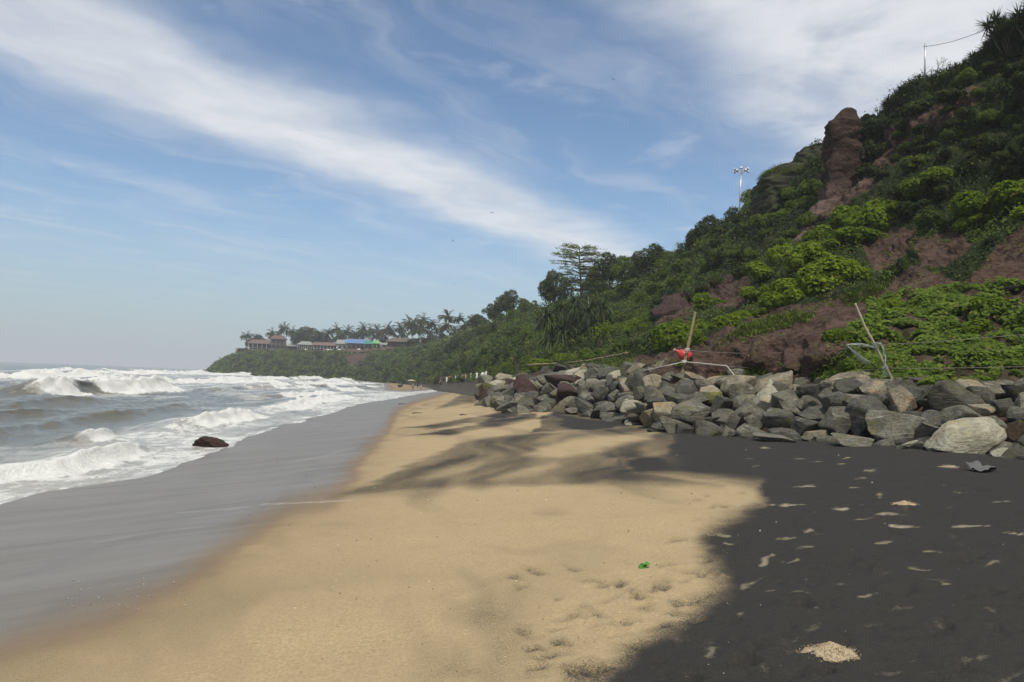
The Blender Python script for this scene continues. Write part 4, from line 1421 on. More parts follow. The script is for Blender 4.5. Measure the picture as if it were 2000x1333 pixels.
def plant_proto(name, seed, mat, **kw):
    mb, st = shrub_mb(seed, **kw)
    return mb.mesh(name + '_foliage', [LM[mat]]), st.mesh(name + '_stem', [BARK])


P_LIME = [plant_proto('bush', 600 + i, 'lime', lobes=15, N=7500, L=0.17, tall=0.95) for i in range(4)]
P_DARK = [plant_proto('shrub', 620 + i, 'dark', lobes=12, N=6500, L=0.15, tall=1.1) for i in range(4)]
P_MID = [plant_proto('shrub', 640 + i, 'mid', lobes=13, N=6500, L=0.16, tall=1.0) for i in range(4)]


def put_plant(name, proto, P, rad, hgt, label, group=None, cat='bush', with_stem=True):
    o = empty(name, P, random.uniform(0, 6.28), (rad * random.uniform(.85, 1.15), rad * random.uniform(.8, 1.2), hgt * random.uniform(.8, 1.25)))
    o.rotation_euler = (random.uniform(-.25, .25), random.uniform(-.25, .25), random.uniform(0, 6.28))
    f = bpy.data.objects.new('foliage', proto[0])
    COL.objects.link(f)
    f.parent = o
    if with_stem:
        s_ = bpy.data.objects.new('stem', proto[1])
        COL.objects.link(s_)
        s_.parent = o
    return tag(o, label, cat, group)


def put_shrub_px(px, py, wpx, kind, label, group, hfac=1.0, name='shrub', stem=True, base_drop=0.25):
    P_, N_ = on_cliff(px, py)
    rad = wpx * P_[1] / FPX * 0.5
    protos = {'lime': P_LIME, 'dark': P_DARK, 'mid': P_MID}[kind]
    P_ = P_ + np.array([N_[0] * 0.1, N_[1] * 0.1, -rad * base_drop])
    put_plant(name, random.choice(protos), P_, rad, rad * hfac * random.uniform(0.85, 1.15), label, group, 'bush' if kind == 'lime' else 'shrub', stem)


LIMES = [
    ('bright lime bush on red earth behind the buoy post', [(1325, 660, 100), (1296, 678, 54), (1362, 672, 62)]),
    ('bright lime bush spreading along the red slope edge by the buoy post', [(1385, 598, 74), (1420, 630, 96), (1452, 618, 50)]),
    ('small round lime bush alone on brown slope', [(1514, 616, 30)]),
    ('yellow-lime bush at the lower edge of the big thicket', [(1540, 588, 110), (1500, 600, 54)]),
    ('leafy green bush of the big thicket above the brown slope', [(1500, 535, 104), (1570, 515, 116), (1640, 530, 116), (1600, 560, 110), (1480, 575, 64), (1545, 560, 80), (1525, 500, 70)]),
    ('green bush of the thicket below the rock pillar', [(1615, 455, 90), (1660, 430, 110), (1722, 435, 108), (1650, 470, 90), (1585, 478, 66), (1700, 460, 70)]),
    ('lime bush climbing the steep slope right of the pillar thicket', [(1765, 398, 84), (1800, 368, 84), (1838, 345, 70)]),
    ('large vivid lime bush beside the sharp-ridged red spur', [(1930, 405, 112), (1990, 380, 120), (1905, 428, 64), (2050, 400, 110)]),
    ('lime bush topping the creeper slope', [(1760, 590, 64), (1725, 605, 50), (1900, 640, 80), (1640, 655, 56), (1930, 605, 80)]),
]
for lab, pts in LIMES:
    for px, py, wpx in pts:
        put_shrub_px(px, py, wpx * 1.12, 'lime', lab, lab if len(pts) > 1 else None, 0.85, 'bush')


def scatter_px(poly, n, wr, kinds, label, group, hfac=1.0, stem=True, gap=0.45, name='shrub'):
    poly = np.array(poly, float)
    lo, hi = poly.min(0), poly.max(0)
    got = []
    tries = 0
    while len(got) < n and tries < n * 60:
        tries += 1
        x, y_ = random.uniform(lo[0], hi[0]), random.uniform(lo[1], hi[1])
        if poly_sd(np.array([x]), np.array([y_]), poly)[0] < 0:
            continue
        wpx = random.uniform(*wr)
        if any((x - a) ** 2 + ((y_ - b) * 1.4) ** 2 < (gap * (wpx + c)) ** 2 for a, b, c in got):
            continue
        got.append((x, y_, wpx))
        kd = random.choices(['dark', 'mid', 'lime'], kinds)[0]
        big = wpx > (wr[0] + wr[1]) / 2
        lb = ('broad ' if big else 'small ') + {'dark': 'dark green', 'mid': 'mid-green', 'lime': 'lime-green'}[kd] + ' shrub ' + label
        put_shrub_px(x, y_, wpx, kd, lb, lb, hfac, name, stem)


scatter_px([(1690, 260), (1760, 215), (1850, 150), (2060, 90), (2060, 330), (1880, 350), (1840, 440), (1780, 440), (1745, 340), (1690, 330)], 66, (36, 84), (6, 1.2, 0),
           'clinging to the high cliff right of the pillar', 'shrubs on the high cliff', 0.95, gap=0.34)
scatter_px([(1340, 510), (1400, 450), (1480, 400), (1600, 345), (1610, 400), (1545, 465), (1470, 530), (1370, 565)], 44, (38, 74), (4, 3, 0),
           'on the slope below the grassy outcrop', 'shrubs below the outcrop', 1.0, gap=0.34)
scatter_px([(1010, 715), (1020, 650), (1080, 600), (1200, 560), (1340, 520), (1370, 580), (1290, 620), (1240, 690), (1100, 720)], 52, (40, 78), (2, 4, 0.7),
           'on the overgrown slope below the layered tree', 'shrubs on the middle slope', 1.0, stem=False, gap=0.34)
scatter_px([(860, 745), (850, 690), (930, 650), (1010, 620), (1040, 640), (1010, 730), (940, 745)], 46, (26, 50), (2, 4, 0.8),
           'on the hazy slope above the far beach', 'shrubs above the far beach', 1.0, stem=False, gap=0.34)
scatter_px([(730, 745), (740, 690), (850, 672), (870, 740)], 34, (16, 32), (3, 4, 0.3),
           'on the bay slope below the coconut palms', 'shrubs below the palms', 1.0, stem=False, gap=0.34)
scatter_px([(425, 727), (440, 705), (480, 690), (600, 690), (670, 692), (668, 738), (560, 735), (470, 732)], 52, (13, 26), (4, 3, 0),
           'on the seaward face of the headland', 'shrubs on the headland', 0.9, stem=False, gap=0.34)
for px, py, wp in [(1692, 262, 60), (1712, 300, 70), (1700, 335, 60), (1690, 232, 40), (1715, 240, 50)]:
    put_shrub_px(px, py, wp, 'dark', 'dark shrub crowding the right flank of the rock pillar', 'shrubs beside the pillar', 1.1)
for px, py, wp in [(1500, 405, 60), (1530, 420, 70), (1570, 400, 64), (1495, 435, 60), (1590, 360, 44), (1545, 385, 50)]:
    put_shrub_px(px, py, wp, 'mid', 'shrub hanging on the face of the grassy outcrop', 'shrubs on the outcrop', 0.9)
put_shrub_px(700, 725, 20, 'mid', 'round shrub below the bare patch of the headland', None, 1.0)

# thin-leaved saplings standing on the middle slope
def tree_parts(seed, H, trunk_r, lobes, N, L, lean=0.0, limb=7):
    rg = np.random.default_rng(seed)
    C, Rr = np.array([l[:3] for l in lobes], float), np.array([l[3] for l in lobes], float)
    tk = MB()
    top = C.mean(0)
    tp = np.array([[0, 0, -0.6], [lean * .2, 0, H * 0.25], [top[0] * .5, top[1] * .5, H * 0.5], [top[0], top[1], max(H * .6, top[2])]])
    tk.tube(crom(tp, np.linspace(0, 3, 10)), np.linspace(trunk_r, trunk_r * .3, 10), 7)
    for j in range(len(C)):
        b = tp[2] * rg.uniform(.75, 1.1)
        mid_ = (b + C[j]) / 2 + np.array([0, 0, .06 * H])
        tk.tube(crom(np.array([b, mid_, C[j]]), np.linspace(0, 2, 6)), np.linspace(trunk_r * .45, trunk_r * .1, 6), 5)
        for q in range(3):
            e = C[j] + rg.normal(size=3) * Rr[j] * 0.6
            tk.tube(np.array([C[j], (C[j] + e) / 2 + rg.normal(size=3) * .05 * H, e]), [trunk_r * .12, trunk_r * .08, trunk_r * .04], 4)
    P, dd = lobe_points(rg, C, Rr, N, 0.3, 0.15)
    cl = fbm(P * (3.2 / Rr.mean()) * 0.6, 3, seed)
    k = cl > -0.2
    P, dd, cl = P[k], dd[k], cl[k]
    P = P + dd * (cl * 0.5 * Rr.mean())[:, None] + rg.normal(size=P.shape) * 0.04 * H * 0.3
    cr = MB()
    cr.leaves(P, dd * 0.7 + np.array([0, 0, .6]) + rg.normal(size=dd.shape) * .5, L * rg.uniform(.6, 1.3, len(P)), L * rg.uniform(.35, .65, len(P)), rg=rg)
    return tk, cr


def broad_lobes(seed, H, W, n=12, flat=0.7, z0=0.45):
    rg = np.random.default_rng(seed)
    out = []
    for i in range(n):
        a = rg.uniform(0, 6.28)
        r = math.sqrt(rg.random()) * W * 0.42
        z = H * (z0 + (0.92 - z0) * rg.random() * (1 - 0.45 * (r / (W * .42)) ** 2))
        out.append((math.cos(a) * r, math.sin(a) * r, z, W * rg.uniform(.075, .165)))
    return out


def tree_proto(seed, mat, H=10, W=9, N=5200, L=0.45, n=12, z0=0.42):
    tk, cr = tree_parts(seed, H, 0.028 * H, broad_lobes(seed, H, W, n, z0=z0), N, L)
    return tk.mesh('trunk', [BARK]), cr.mesh('crown', [LM[mat]])


def put_tree(name, proto, P, sc, label, group=None, rz=None):
    o = empty(name, P, random.uniform(0, 6.28) if rz is None else rz, sc)
    for nm, me in (('trunk', proto[0]), ('crown', proto[1])):
        c = bpy.data.objects.new(nm, me)
        COL.objects.link(c)
        c.parent = o
    return tag(o, label, 'tree', group)


T_DARK = [tree_proto(700 + i, 'dark', 10, 9.5, 11000, 0.5, 24) for i in range(3)]
T_MID = [tree_proto(710 + i, 'mid', 9, 9.5, 11000, 0.52, 24, 0.3) for i in range(3)]


def tree_px(name, protos, px, pybase, pytop, Y, H0, label, group=None, wfac=1.0):
    b = at(px, pybase, Y)
    H = (pybase - pytop) * Y / FPX * 1.12
    s_ = H / H0
    return put_tree(name, random.choice(protos), b, (s_ * wfac, s_ * wfac, s_), label, group)


for px, b, tp, Y, kind, wf_, lab in [
    (992, 628, 572, 176, T_DARK, 1.0, 'dark spreading tree on the skyline left of the layered tree'),
    (962, 640, 598, 196, T_DARK, 1.0, 'dark round tree sloping down towards the palms'),
    (1030, 625, 585, 160, T_MID, 1.0, 'mid-green tree in front of the dark spreading skyline tree'),
    (935, 655, 618, 215, T_DARK, 1.1, 'small dark tree beside the last palm'),
    (1082, 625, 540, 128, T_DARK, 0.7, 'dark feathery tree just behind the layered tree'),
    (1190, 575, 500, 118, T_DARK, 0.8, 'dark tree right of the layered tree on the skyline'),
    (1235, 570, 505, 112, T_MID, 1.0, 'bushy tree between the bare twig tree and the glossy one'),
    (1275, 560, 487, 108, T_DARK, 1.0, 'glossy dark tree with knobbly top on the skyline'),
    (1318, 548, 494, 104, T_MID, 1.1, 'rounded tree where the skyline starts to climb'),
    (1350, 535, 462, 98, T_DARK, 0.8, 'dark thin-topped tree on the climbing skyline'),
    (1383, 520, 428, 92, T_DARK, 0.9, 'tall dark tree with ragged crown on the climbing skyline'),
    (1425, 495, 414, 86, T_DARK, 0.9, 'dark tree just below the floodlight mast'),
    (1165, 590, 528, 124, T_MID, 0.9, 'light green tree tucked right of the layered trunk'),
    (1465, 460, 376, 82, T_MID, 0.55, 'thin loose-leaved tree beside the floodlight mast'),
    (1112, 640, 590, 104, T_MID, 1.0, 'low bushy tree under the layered tree'),
]:
    tree_px('tree', kind, px, b, tp, Y, 10 if kind is T_DARK else 9, lab, None, wf_)

# the layered tree: level tiers of branches
def tier_tree():
    rg = np.random.default_rng(77)
    H = 9.6
    tk, cr = MB(), MB()
    tp = np.array([[0.5, 0, -1.0], [0.2, 0, 2.0], [0.0, 0, 4.5], [-.25, 0, 7.0], [-.35, 0, 9.3]])
    tk.tube(crom(tp, np.linspace(0, 4, 16)), np.linspace(.26, .05, 16), 8)
    LP, LN = [], []
    for k in range(13):
        z = 2.6 + k * 0.53
        Rm = np.interp(k, [0, 3, 8, 11, 12], [3.2, 4.4, 5.0, 4.5, 3.4])
        for j in range(9):
            a = rg.uniform(0, 6.28)
            r = Rm * rg.uniform(0.55, 1.0)
            c = np.array([np.interp(z, [0, 4.5, 9.3], [.5, 0, -.35]), 0, z])
            e = c + np.array([math.cos(a) * r, math.sin(a) * r, rg.uniform(.05, .55)])
            m_ = (c + e) / 2 + np.array([0, 0, .12])
            pts = crom(np.array([c, m_, e]), np.linspace(0, 2, 7))
            tk.tube(pts, np.linspace(.06, .014, 7), 4)
            for q in range(5):
                t_ = rg.uniform(.3, 1.0)
                b = c + (e - c) * t_
                aa = a + rg.choice([-1, 1]) * rg.uniform(.4, 1.2)
                tw = b + np.array([math.cos(aa), math.sin(aa), rg.uniform(-.05, .2)]) * rg.uniform(.4, 1.1) * (1.15 - t_ * .4)
                tk.tube(np.array([b, (b + tw) / 2, tw]), [.022, .016, .008], 3)
                n = rg.integers(7, 13)
                LP.append(tw + rg.normal(size=(n, 3)) * np.array([.24, .24, .07]))
                n = rg.integers(3, 7)
                LP.append(b + (tw - b) * rg.random((n, 1)) + rg.normal(size=(n, 3)) * np.array([.14, .14, .05]))
    LP = np.concatenate(LP)
    LN = np.array([[0, 0, 1.0]]) + rg.normal(size=LP.shape) * .4
    cr.leaves(LP, LN, rg.uniform(.16, .34, len(LP)), rg.uniform(.10, .18, len(LP)), rg=rg)
    o = empty('layered_tree', at(1132, 600, 118), 0.0)
    tk.build('trunk', [BARK], o)
    cr.build('crown', [LM['mid']], o)
    tag(o, 'airy tree with level tiers of branches standing against the sky', 'tree')


tier_tree()


def twig_tree(name, P, H, label, seed, leaves=0, spread=0.5, mat='dark', rough=.022):
    rg = np.random.default_rng(seed)
    tk, LPts = MB(), []

    def grow(b, d, L, r, lev):
        e = b + d * L
        tk.tube(np.array([b, (b + e) / 2 + rg.normal(size=3) * L * .05, e]), [r, r * .8, r * .6], 5 if lev < 2 else 3)
        if lev >= 4:
            LPts.append(e)
            return
        for q in range(rg.integers(2, 4) + (1 if lev == 0 else 0)):
            nd = d + rg.normal(size=3) * spread + np.array([0, 0, .12])
            nd /= np.linalg.norm(nd)
            grow(b + (e - b) * rg.uniform(.6, 1.0), nd, L * rg.uniform(.6, .82), r * .6, lev + 1)
    grow(np.zeros(3) - np.array([0, 0, .2]), np.array([0.05, 0, 1.0]), H * .32, H * rough, 0)
    o = empty(name, P)
    tk.build('trunk', [BARK], o)
    if leaves:
        LPts = np.array(LPts)
        LP = np.repeat(LPts, leaves, 0) + rg.normal(size=(len(LPts) * leaves, 3)) * H * .035
        cr = MB().leaves(LP, np.array([[0, 0, 1.0]]) + rg.normal(size=LP.shape) * .6, H * .05 * rg.uniform(.6, 1.3, len(LP)), H * .028, rg=rg)
        cr.build('crown', [LM[mat]], o)
    return tag(o, label, 'tree')


twig_tree('bare_tree', at(1830, 148, 54), 1.9, 'small bare tree on the crest beside the thin pole', 31, 0, .42)
twig_tree('bare_tree', at(1805, 152, 54), 1.4, 'low wiry leafless shrub at the foot of the thin pole', 32, 0, .6)
twig_tree('twig_tree', at(1205, 560, 120), 6.0, 'thin bare-branched tree poking above the trees', 33, 1, .42, rough=.012)
twig_tree('sparse_tree', at(1592, 335, 66), 3.2, 'sparse dark-leaved tree beside the rock pillar top', 34, 9, .55)
twig_tree('sparse_tree', at(1468, 440, 84), 4.6, 'sparse light tree left of the grassy outcrop', 35, 9, .45, 'mid')
twig_tree('sapling', at(1168, 712, 60), 4.2, 'thin-stemmed sapling with lime crown above the bamboo rail', 36, 10, .38, 'lime')
twig_tree('sapling', at(1235, 690, 52), 3.0, 'slender sapling next to the dark maroon outcrop', 37, 10, .38, 'lime')

# strap-leaved plants -------------------------------------------------------
def rosette(mb, c, n, L, W, droop, up=0.4, rg=rng, dirn=(0, 0, 1)):
    d = rg.normal(size=(n, 3))
    d /= np.linalg.norm(d, axis=1, keepdims=True)
    d = d + np.array(dirn)[None] * up
    k = d[:, 2] > -0.5
    d = d[k]
    mb.blades(np.repeat(np.asarray(c, float)[None], len(d), 0), d, L * rg.uniform(.7, 1.15, len(d)), W, droop * rg.uniform(.6, 1.4, len(d)), 5)


# screw pine with long hanging leaves
o = empty('screw_pine', at(1120, 712, 78))
st = MB()
ctrs = []
sY = 78 / FPX
for (px, py) in [(1065, 628), (1090, 610), (1118, 600), (1145, 612), (1170, 605), (1185, 630), (1150, 640), (1120, 635), (1095, 650), (1075, 665), (1135, 665), (1160, 655)]:
    c = np.array([(px - 1120) * sY, rng.uniform(-1.2, 1.0), (712 - py) * sY])
    ctrs.append(c)
    st.tube(crom(np.array([[c[0] * .3, .6, -.5], [c[0] * .6, .6, c[2] * .5], c]), np.linspace(0, 2, 7)), np.linspace(.16, .09, 7), 6)
    rs = MB()
    rosette(rs, c, 85, 2.4, .11, 1.9, .55)
    rs.build('leaf_rosette', [LM['strap']], o)
st.build('stem', [BARK], o)
tag(o, 'large screw pine clump with long hanging strap leaves', 'plant')

# spiky dracaena-like clumps along the crest
def spiky(px, py, Y, n, spread, L, label):
    o = empty('spiky_plant', at(px, py, Y))
    st = MB()
    for i in range(n):
        c = np.array([rng.uniform(-1, 1) * spread, rng.uniform(-.6, .6) * spread, rng.uniform(.15, 1.0) * spread * 1.25])
        st.tube(np.array([[c[0] * .4, c[1] * .4, -.6], c * np.array([.8, .8, .5]), c]), [.09, .07, .05], 5)
        rs = MB()
        rosette(rs, c, 95, L, .085, .45, .25)
        rs.build('leaf_rosette', [LM['strap']], o)
    st.build('stem', [BARK], o)
    return tag(o, label, 'plant')


spiky(1985, 92, 46, 30, 1.35, .85, 'large spiky-leaved clump crowning the highest point of the crest')
spiky(1958, 118, 48, 22, 1.0, .8, 'dense spiky clump below the highest crest clump')
spiky(2030, 70, 44, 18, 1.2, .85, 'spiky clump beyond the highest crest clump')
spiky(1912, 135, 50, 12, .65, .65, 'spiky rosette plant on the crest below the large clump')
spiky(1878, 148, 51, 9, .5, .55, 'small spiky plant between the bare tree and the larger rosettes')
spiky(1742, 218, 58, 9, .5, .6, 'spiky plant on the grassy crest right of the pillar')
spiky(1942, 115, 49, 12, .6, .65, 'spiky plant at the foot of the large crest clump')
spiky(1800, 178, 56, 4, .5, .55, 'spiky plant below the thin pole')

# ------------------------------------------------------------------ ground cover (uncountable)
ii = np.nonzero((RU.ravel() > 2.9) & (RU.ravel() < 10.2) & (veg_ok.ravel() | (poly_sd(cpx.ravel(), cpy.ravel(), [(1590, 750), (1660, 700), (1720, 690), (1640, 660), (1700, 615), (1690, 590), (1760, 575), (1900, 560), (2150, 545), (2150, 780), (1500, 760)]) > 0)))[0]
cY = CLIFF[..., 1].ravel()
creep_poly = [(1590, 750), (1660, 700), (1720, 690), (1640, 660), (1700, 615), (1690, 590), (1760, 575), (1900, 560), (2150, 545), (2150, 780), (1500, 760)]
in_creep = poly_sd(cpx.ravel()[ii], cpy.ravel()[ii], creep_poly) > 0
j = ii[~in_creep]
inview = (cpx.ravel()[j] > 380) & (cpx.ravel()[j] < 2250)
j = j[inview]
NU = 105000
pick = j[rng.integers(0, len(j), NU)]
# jitter inside the cell along the surface
du_ = np.gradient(CLIFF, axis=1).reshape(-1, 3)
dv_ = np.gradient(CLIFF, axis=0).reshape(-1, 3)
P = CLIFF.reshape(-1, 3)[pick] + du_[pick] * rng.uniform(-.6, .6, (NU, 1)) + dv_[pick] * rng.uniform(-.6, .6, (NU, 1))
Nv = CL_N.reshape(-1, 3)[pick]
sc_ = np.clip(P[:, 1] * 5.0 / FPX, 0.13, 1.6)
hn = np.clip(fbm(P * 0.45, 3, 401) + .35, 0, 1.2)
P = P + Nv * (sc_ * 0.3 + hn * np.clip(P[:, 1] / 60, .35, 2.2) * rng.random(NU))[:, None]
Nl = Nv + np.array([0, -.1, .55]) + rng.normal(size=(NU, 3)) * .5
br_ = (fbm(P * .35, 3, 402) > -.05) & ~((P[:, 2] > 13) & (P[:, 1] < 64))
for msk, mt, nm in ((br_, 'mid', 'undergrowth'), (~br_, 'dark', 'dark_undergrowth')):
    mb = MB().leaves(P[msk], Nl[msk], sc_[msk] * rng.uniform(.7, 1.5, msk.sum()), sc_[msk] * rng.uniform(.35, .7, msk.sum()))
    o = mb.build(nm, [LM[mt]])
    o['kind'] = 'stuff'
    tag(o, 'low leafy undergrowth covering the cliff slope' if mt == 'mid' else 'darker low undergrowth patches on the cliff slope', 'undergrowth')

# thin scrub scattered over the bare earth
ib = np.nonzero((RU.ravel() > 3.0) & (RU.ravel() < 9.0) & (bare.ravel() > 0.4) & (cpx.ravel() > 1200) & (cpx.ravel() < 2200))[0]
NB = 9000
pick = ib[rng.integers(0, len(ib), NB)]
P = CLIFF.reshape(-1, 3)[pick] + du_[pick] * rng.uniform(-.6, .6, (NB, 1)) + dv_[pick] * rng.uniform(-.6, .6, (NB, 1))
k = fbm(P * .8, 4, 421, .6) > .16
P, pick = P[k], pick[k]
P = P + CL_N.reshape(-1, 3)[pick] * rng.uniform(.02, .22, (len(P), 1))
mb = MB().leaves(P, np.array([[0, -.2, 1.0]]) + rng.normal(size=P.shape) * .5, rng.uniform(.08, .2, len(P)), rng.uniform(.05, .11, len(P)))
o = mb.build('scrub', [LM['mid']])
o['kind'] = 'stuff'
tag(o, 'thin scrub scattered over the bare red earth', 'scrub')
jj = ii[in_creep]
NC = 85000
pick = jj[rng.integers(0, len(jj), NC)]
P = CLIFF.reshape(-1, 3)[pick] + du_[pick] * rng.uniform(-.6, .6, (NC, 1)) + dv_[pick] * rng.uniform(-.6, .6, (NC, 1))
k = fbm(P * .9, 5, 411, .6) > -.14
P, pick = P[k], pick[k]
Nv = CL_N.reshape(-1, 3)[pick]
hn = np.clip(fbm(P * 1.0, 3, 412) + .3, 0, 1)
P = P + Nv * (.04 + hn * .45 * rng.random(len(P)))[:, None]
L_ = rng.uniform(.09, .22, len(P))
mb = MB().leaves(P, Nv + np.array([-.2, -.5, .6]) + rng.normal(size=P.shape) * .45, L_, L_ * .85, .1)
o = mb.build('beach_creeper', [LM['creep']])
o['kind'] = 'stuff'
tag(o, 'bright green creeper carpet covering the foot of the slope', 'creeper')

# grass: a bright tongue on the brown slope, thin fringes on ledges and the crest
def grass(polys, n, L, name, label, mat='grass', rmin=2.9, rmax=10.6):
    ok = (RU.ravel() > rmin) & (RU.ravel() < rmax)
    sel = np.zeros(len(ok), bool)
    for poly in polys:
        sel |= poly_sd(cpx.ravel(), cpy.ravel(), poly) > 0
    q = np.nonzero(ok & sel)[0]
    pick = q[rng.integers(0, len(q), n)]
    P = CLIFF.reshape(-1, 3)[pick] + du_[pick] * rng.uniform(-.6, .6, (n, 1)) + dv_[pick] * rng.uniform(-.6, .6, (n, 1))
    Nv = CL_N.reshape(-1, 3)[pick]
    d = Nv * .5 + np.array([0, 0, .6]) + rng.normal(size=(n, 3)) * .45
    LL = L * rng.uniform(.5, 1.3, n)
    mb = MB().blades(P - Nv * .03, d, LL, .035 + LL * .05, 1.3, 2)
    o = mb.build(name, [LM[mat]])
    o['kind'] = 'stuff'
    tag(o, label, 'grass')


grass([[(1640, 585), (1700, 560), (1775, 500), (1780, 510), (1720, 575), (1660, 600)], [(1400, 665), (1460, 640), (1560, 610), (1600, 620), (1480, 655)],
       [(1380, 745), (1480, 715), (1520, 740), (1480, 760)], [(1440, 640), (1520, 612), (1530, 622), (1450, 655)], [(1130, 735), (1200, 700), (1240, 700), (1220, 730)]],
      16000, .20, 'slope_grass', 'short bright grass on the brown slope')
crest = (RU.ravel() > 8.6) & (RU.ravel() < 10.3)
grass([[(1660, 330), (1690, 190), (1800, 120), (2100, -20), (2100, 140), (1900, 220), (1760, 290)], [(1460, 460), (1480, 300), (1620, 280), (1640, 420)]], 11000, .55, 'crest_grass', 'long grass fringing the cliff crest', 'dark', 8.3, 10.5)


def grass_cap(o_loc, rx, z, n, name, label):
    a = rng.uniform(0, 6.28, n)
    r = np.sqrt(rng.random(n))
    P = np.stack([np.cos(a) * r * rx + .25, np.sin(a) * r * rx * .85, z - .9 * r ** 3], 1) + np.asarray(o_loc)
    d = np.stack([np.cos(a) * r, np.sin(a) * r, .6 + 0 * r], 1) + rng.normal(size=(n, 3)) * .4
    mb = MB().blades(P, d, rng.uniform(.3, .8, n), .06, 2.0, 3)
    o = mb.build(name, [LM['mid']])
    o['kind'] = 'stuff'
    tag(o, label, 'grass')


grass_cap(ob, 2.7, 4.0, 3200, 'outcrop_grass', 'grass growing on top of the blocky outcrop')
grass_cap(ob2, 2.0, 4.7, 1800, 'outcrop_grass', 'grass growing on top of the rounded outcrop')

# ================================================================== PALMS AND THE HEADLAND VILLAGE
def palm_proto(seed, H=10.0):
    rg = np.random.default_rng(seed)
    tk, cr = MB(), MB()
    lean = rg.uniform(-1.3, 1.3)
    tp = np.array([[0, 0, -.5], [lean * .15, 0, H * .35], [lean * .55, .1, H * .7], [lean, .2, H]])
    tk.tube(crom(tp, np.linspace(0, 3, 12)), np.linspace(.17, .10, 12), 7)
    top = tp[-1]
    nf = 30
    for i in range(nf):
        a = i / nf * 6.283 * 2.4 + rg.uniform(-.3, .3)
        el = rg.uniform(-.35, 1.35)
        d = np.array([math.cos(a) * math.cos(el), math.sin(a) * math.cos(el), math.sin(el)])
        L = rg.uniform(3.2, 4.4)
        p = top.copy()
        pts = [p.copy()]
        ns = 9
        for s in range(ns):
            p = p + d * L / ns
            d = d + np.array([0, 0, -.125])
            d /= np.linalg.norm(d)
            pts.append(p.copy())
        pts = np.array(pts)
        cr.tube(pts, np.linspace(.05, .015, len(pts)), 3, cap=False)
        tan = np.gradient(pts, axis=0)
        side = np.cross(tan, [0, 0, 1.0])
        side /= np.linalg.norm(side, axis=1, keepdims=True) + 1e-6
        B, D_ = [], []
        for s in np.linspace(.6, ns, 20):
            k = int(min(s, ns - 1))
            q = pts[k] + (pts[min(k + 1, ns)] - pts[k]) * (s - k)
            for sg in (-1, 1):
                B.append(q)
                D_.append(side[k] * sg + tan[k] / np.linalg.norm(tan[k]) * .7 + np.array([0, 0, -.25]))
        cr.blades(np.array(B), np.array(D_), rg.uniform(.8, 1.15), .36, 1.1, 2)
    nut = MB()
    for q in range(6):
        a = rg.uniform(0, 6.28)
        c = top + np.array([math.cos(a) * .28, math.sin(a) * .28, -.25])
        nut.add(ICO_V[:] * .14 + c, ICO_F) if q < 1 else None
    return tk.mesh('trunk', [PALEBARK]), cr.mesh('crown', [LM['palm']])


PALMS = [palm_proto(800 + i) for i in range(5)]
crest_px = np.array([s[0] for s in SECT][::-1], float)
crest_Y = np.array([s[1][-1][1] for s in SECT][::-1], float)
crest_py = np.array([s[1][-1][0] for s in SECT][::-1], float)


def crest(px, back):
    Y = np.interp(px, crest_px, crest_Y) + back
    z = at(px, np.interp(px, crest_px, crest_py), np.interp(px, crest_px, crest_Y))[2]
    p = at(px, 700, Y)
    return np.array([p[0], Y, z - .2])


palm_spots = [(478, 654, 6), (491, 657, 26), (526, 649, 18), (536, 655, 40), (553, 642, 20), (546, 656, 30), (566, 646, 26), (590, 651, 44), (641, 648, 24), (652, 642, 30), (662, 650, 40),
              (681, 645, 26), (694, 650, 36), (712, 640, 22), (706, 650, 44), (722, 646, 30), (738, 644, 28), (747, 650, 40), (757, 640, 26), (768, 646, 36), (777, 638, 24),
              (793, 628, 18), (805, 630, 26), (800, 642, 44), (820, 623, 16), (824, 638, 34), (842, 631, 20), (850, 642, 40), (862, 638, 28), (876, 616, 14), (872, 632, 34), (897, 619, 16),
              (905, 634, 34), (921, 620, 18), (929, 630, 30), (815, 646, 50), (783, 650, 46), (838, 648, 46), (860, 650, 44), (690, 656, 50), (630, 655, 40), (732, 656, 48), (890, 640, 40)]
for px, ptop, back in palm_spots:
    b = crest(px, back)
    topz = at(px, ptop, b[1])[2]
    H = max(3.0, topz - b[2] - 0.8)
    s_ = H / 10.0
    cs = np.clip(s_, .62, 1.05)
    o = put_tree('coconut_palm', random.choice(PALMS), b, (cs * 1.05, cs * 1.05, s_),
                 'lone coconut palm at the seaward end of the headland' if px == 478 else
                 ('coconut palm standing among the clifftop huts' if px < 750 else 'coconut palm in the dense grove beyond the green hut'),
                 None if px == 478 else ('palms among the huts' if px < 750 else 'palms of the grove'))
    o['category'] = 'palm'
for px, ptop, back, wf_, lab in [(501, 654, 16, 1.3, 'flat-topped dark tree behind the hip-roofed pavilion'), (602, 640, 14, 1.4, 'broad layered dark tree over the clifftop huts'),
                                 (577, 652, 12, 1.2, 'dense dark tree left of the broad layered one'), (618, 648, 22, 1.3, 'dense dark tree right of the broad layered one'),
                                 (668, 655, 20, 1.3, 'dark tree behind the red-brown long roof'), (750, 660, 26, 1.2, 'dark round tree behind the green hut'),
                                 (885, 645, 10, 1.2, 'round dark tree at the end of the palm grove'), (910, 640, 12, 1.2, 'bushy dark tree below the tall grove palms'),
                                 (835, 655, 14, 1.1, 'bushy tree at the edge of the palm grove'), (865, 652, 8, 1.1, 'low wide tree at the grove edge'),
                                 (455, 690, 2, 1.4, 'bushy tree on the tapering headland tip'), (470, 680, 4, 1.2, 'bushy tree at the headland shoulder'), (440, 698, 1, 1.3, 'small tree low on the headland point')]:
    b = crest(px, back)
    topz = at(px, ptop, b[1])[2]
    H = max(2.0, topz - b[2])
    put_tree('tree', random.choice(T_DARK), b, (H / 10 * wf_, H / 10 * wf_, H / 10), lab)
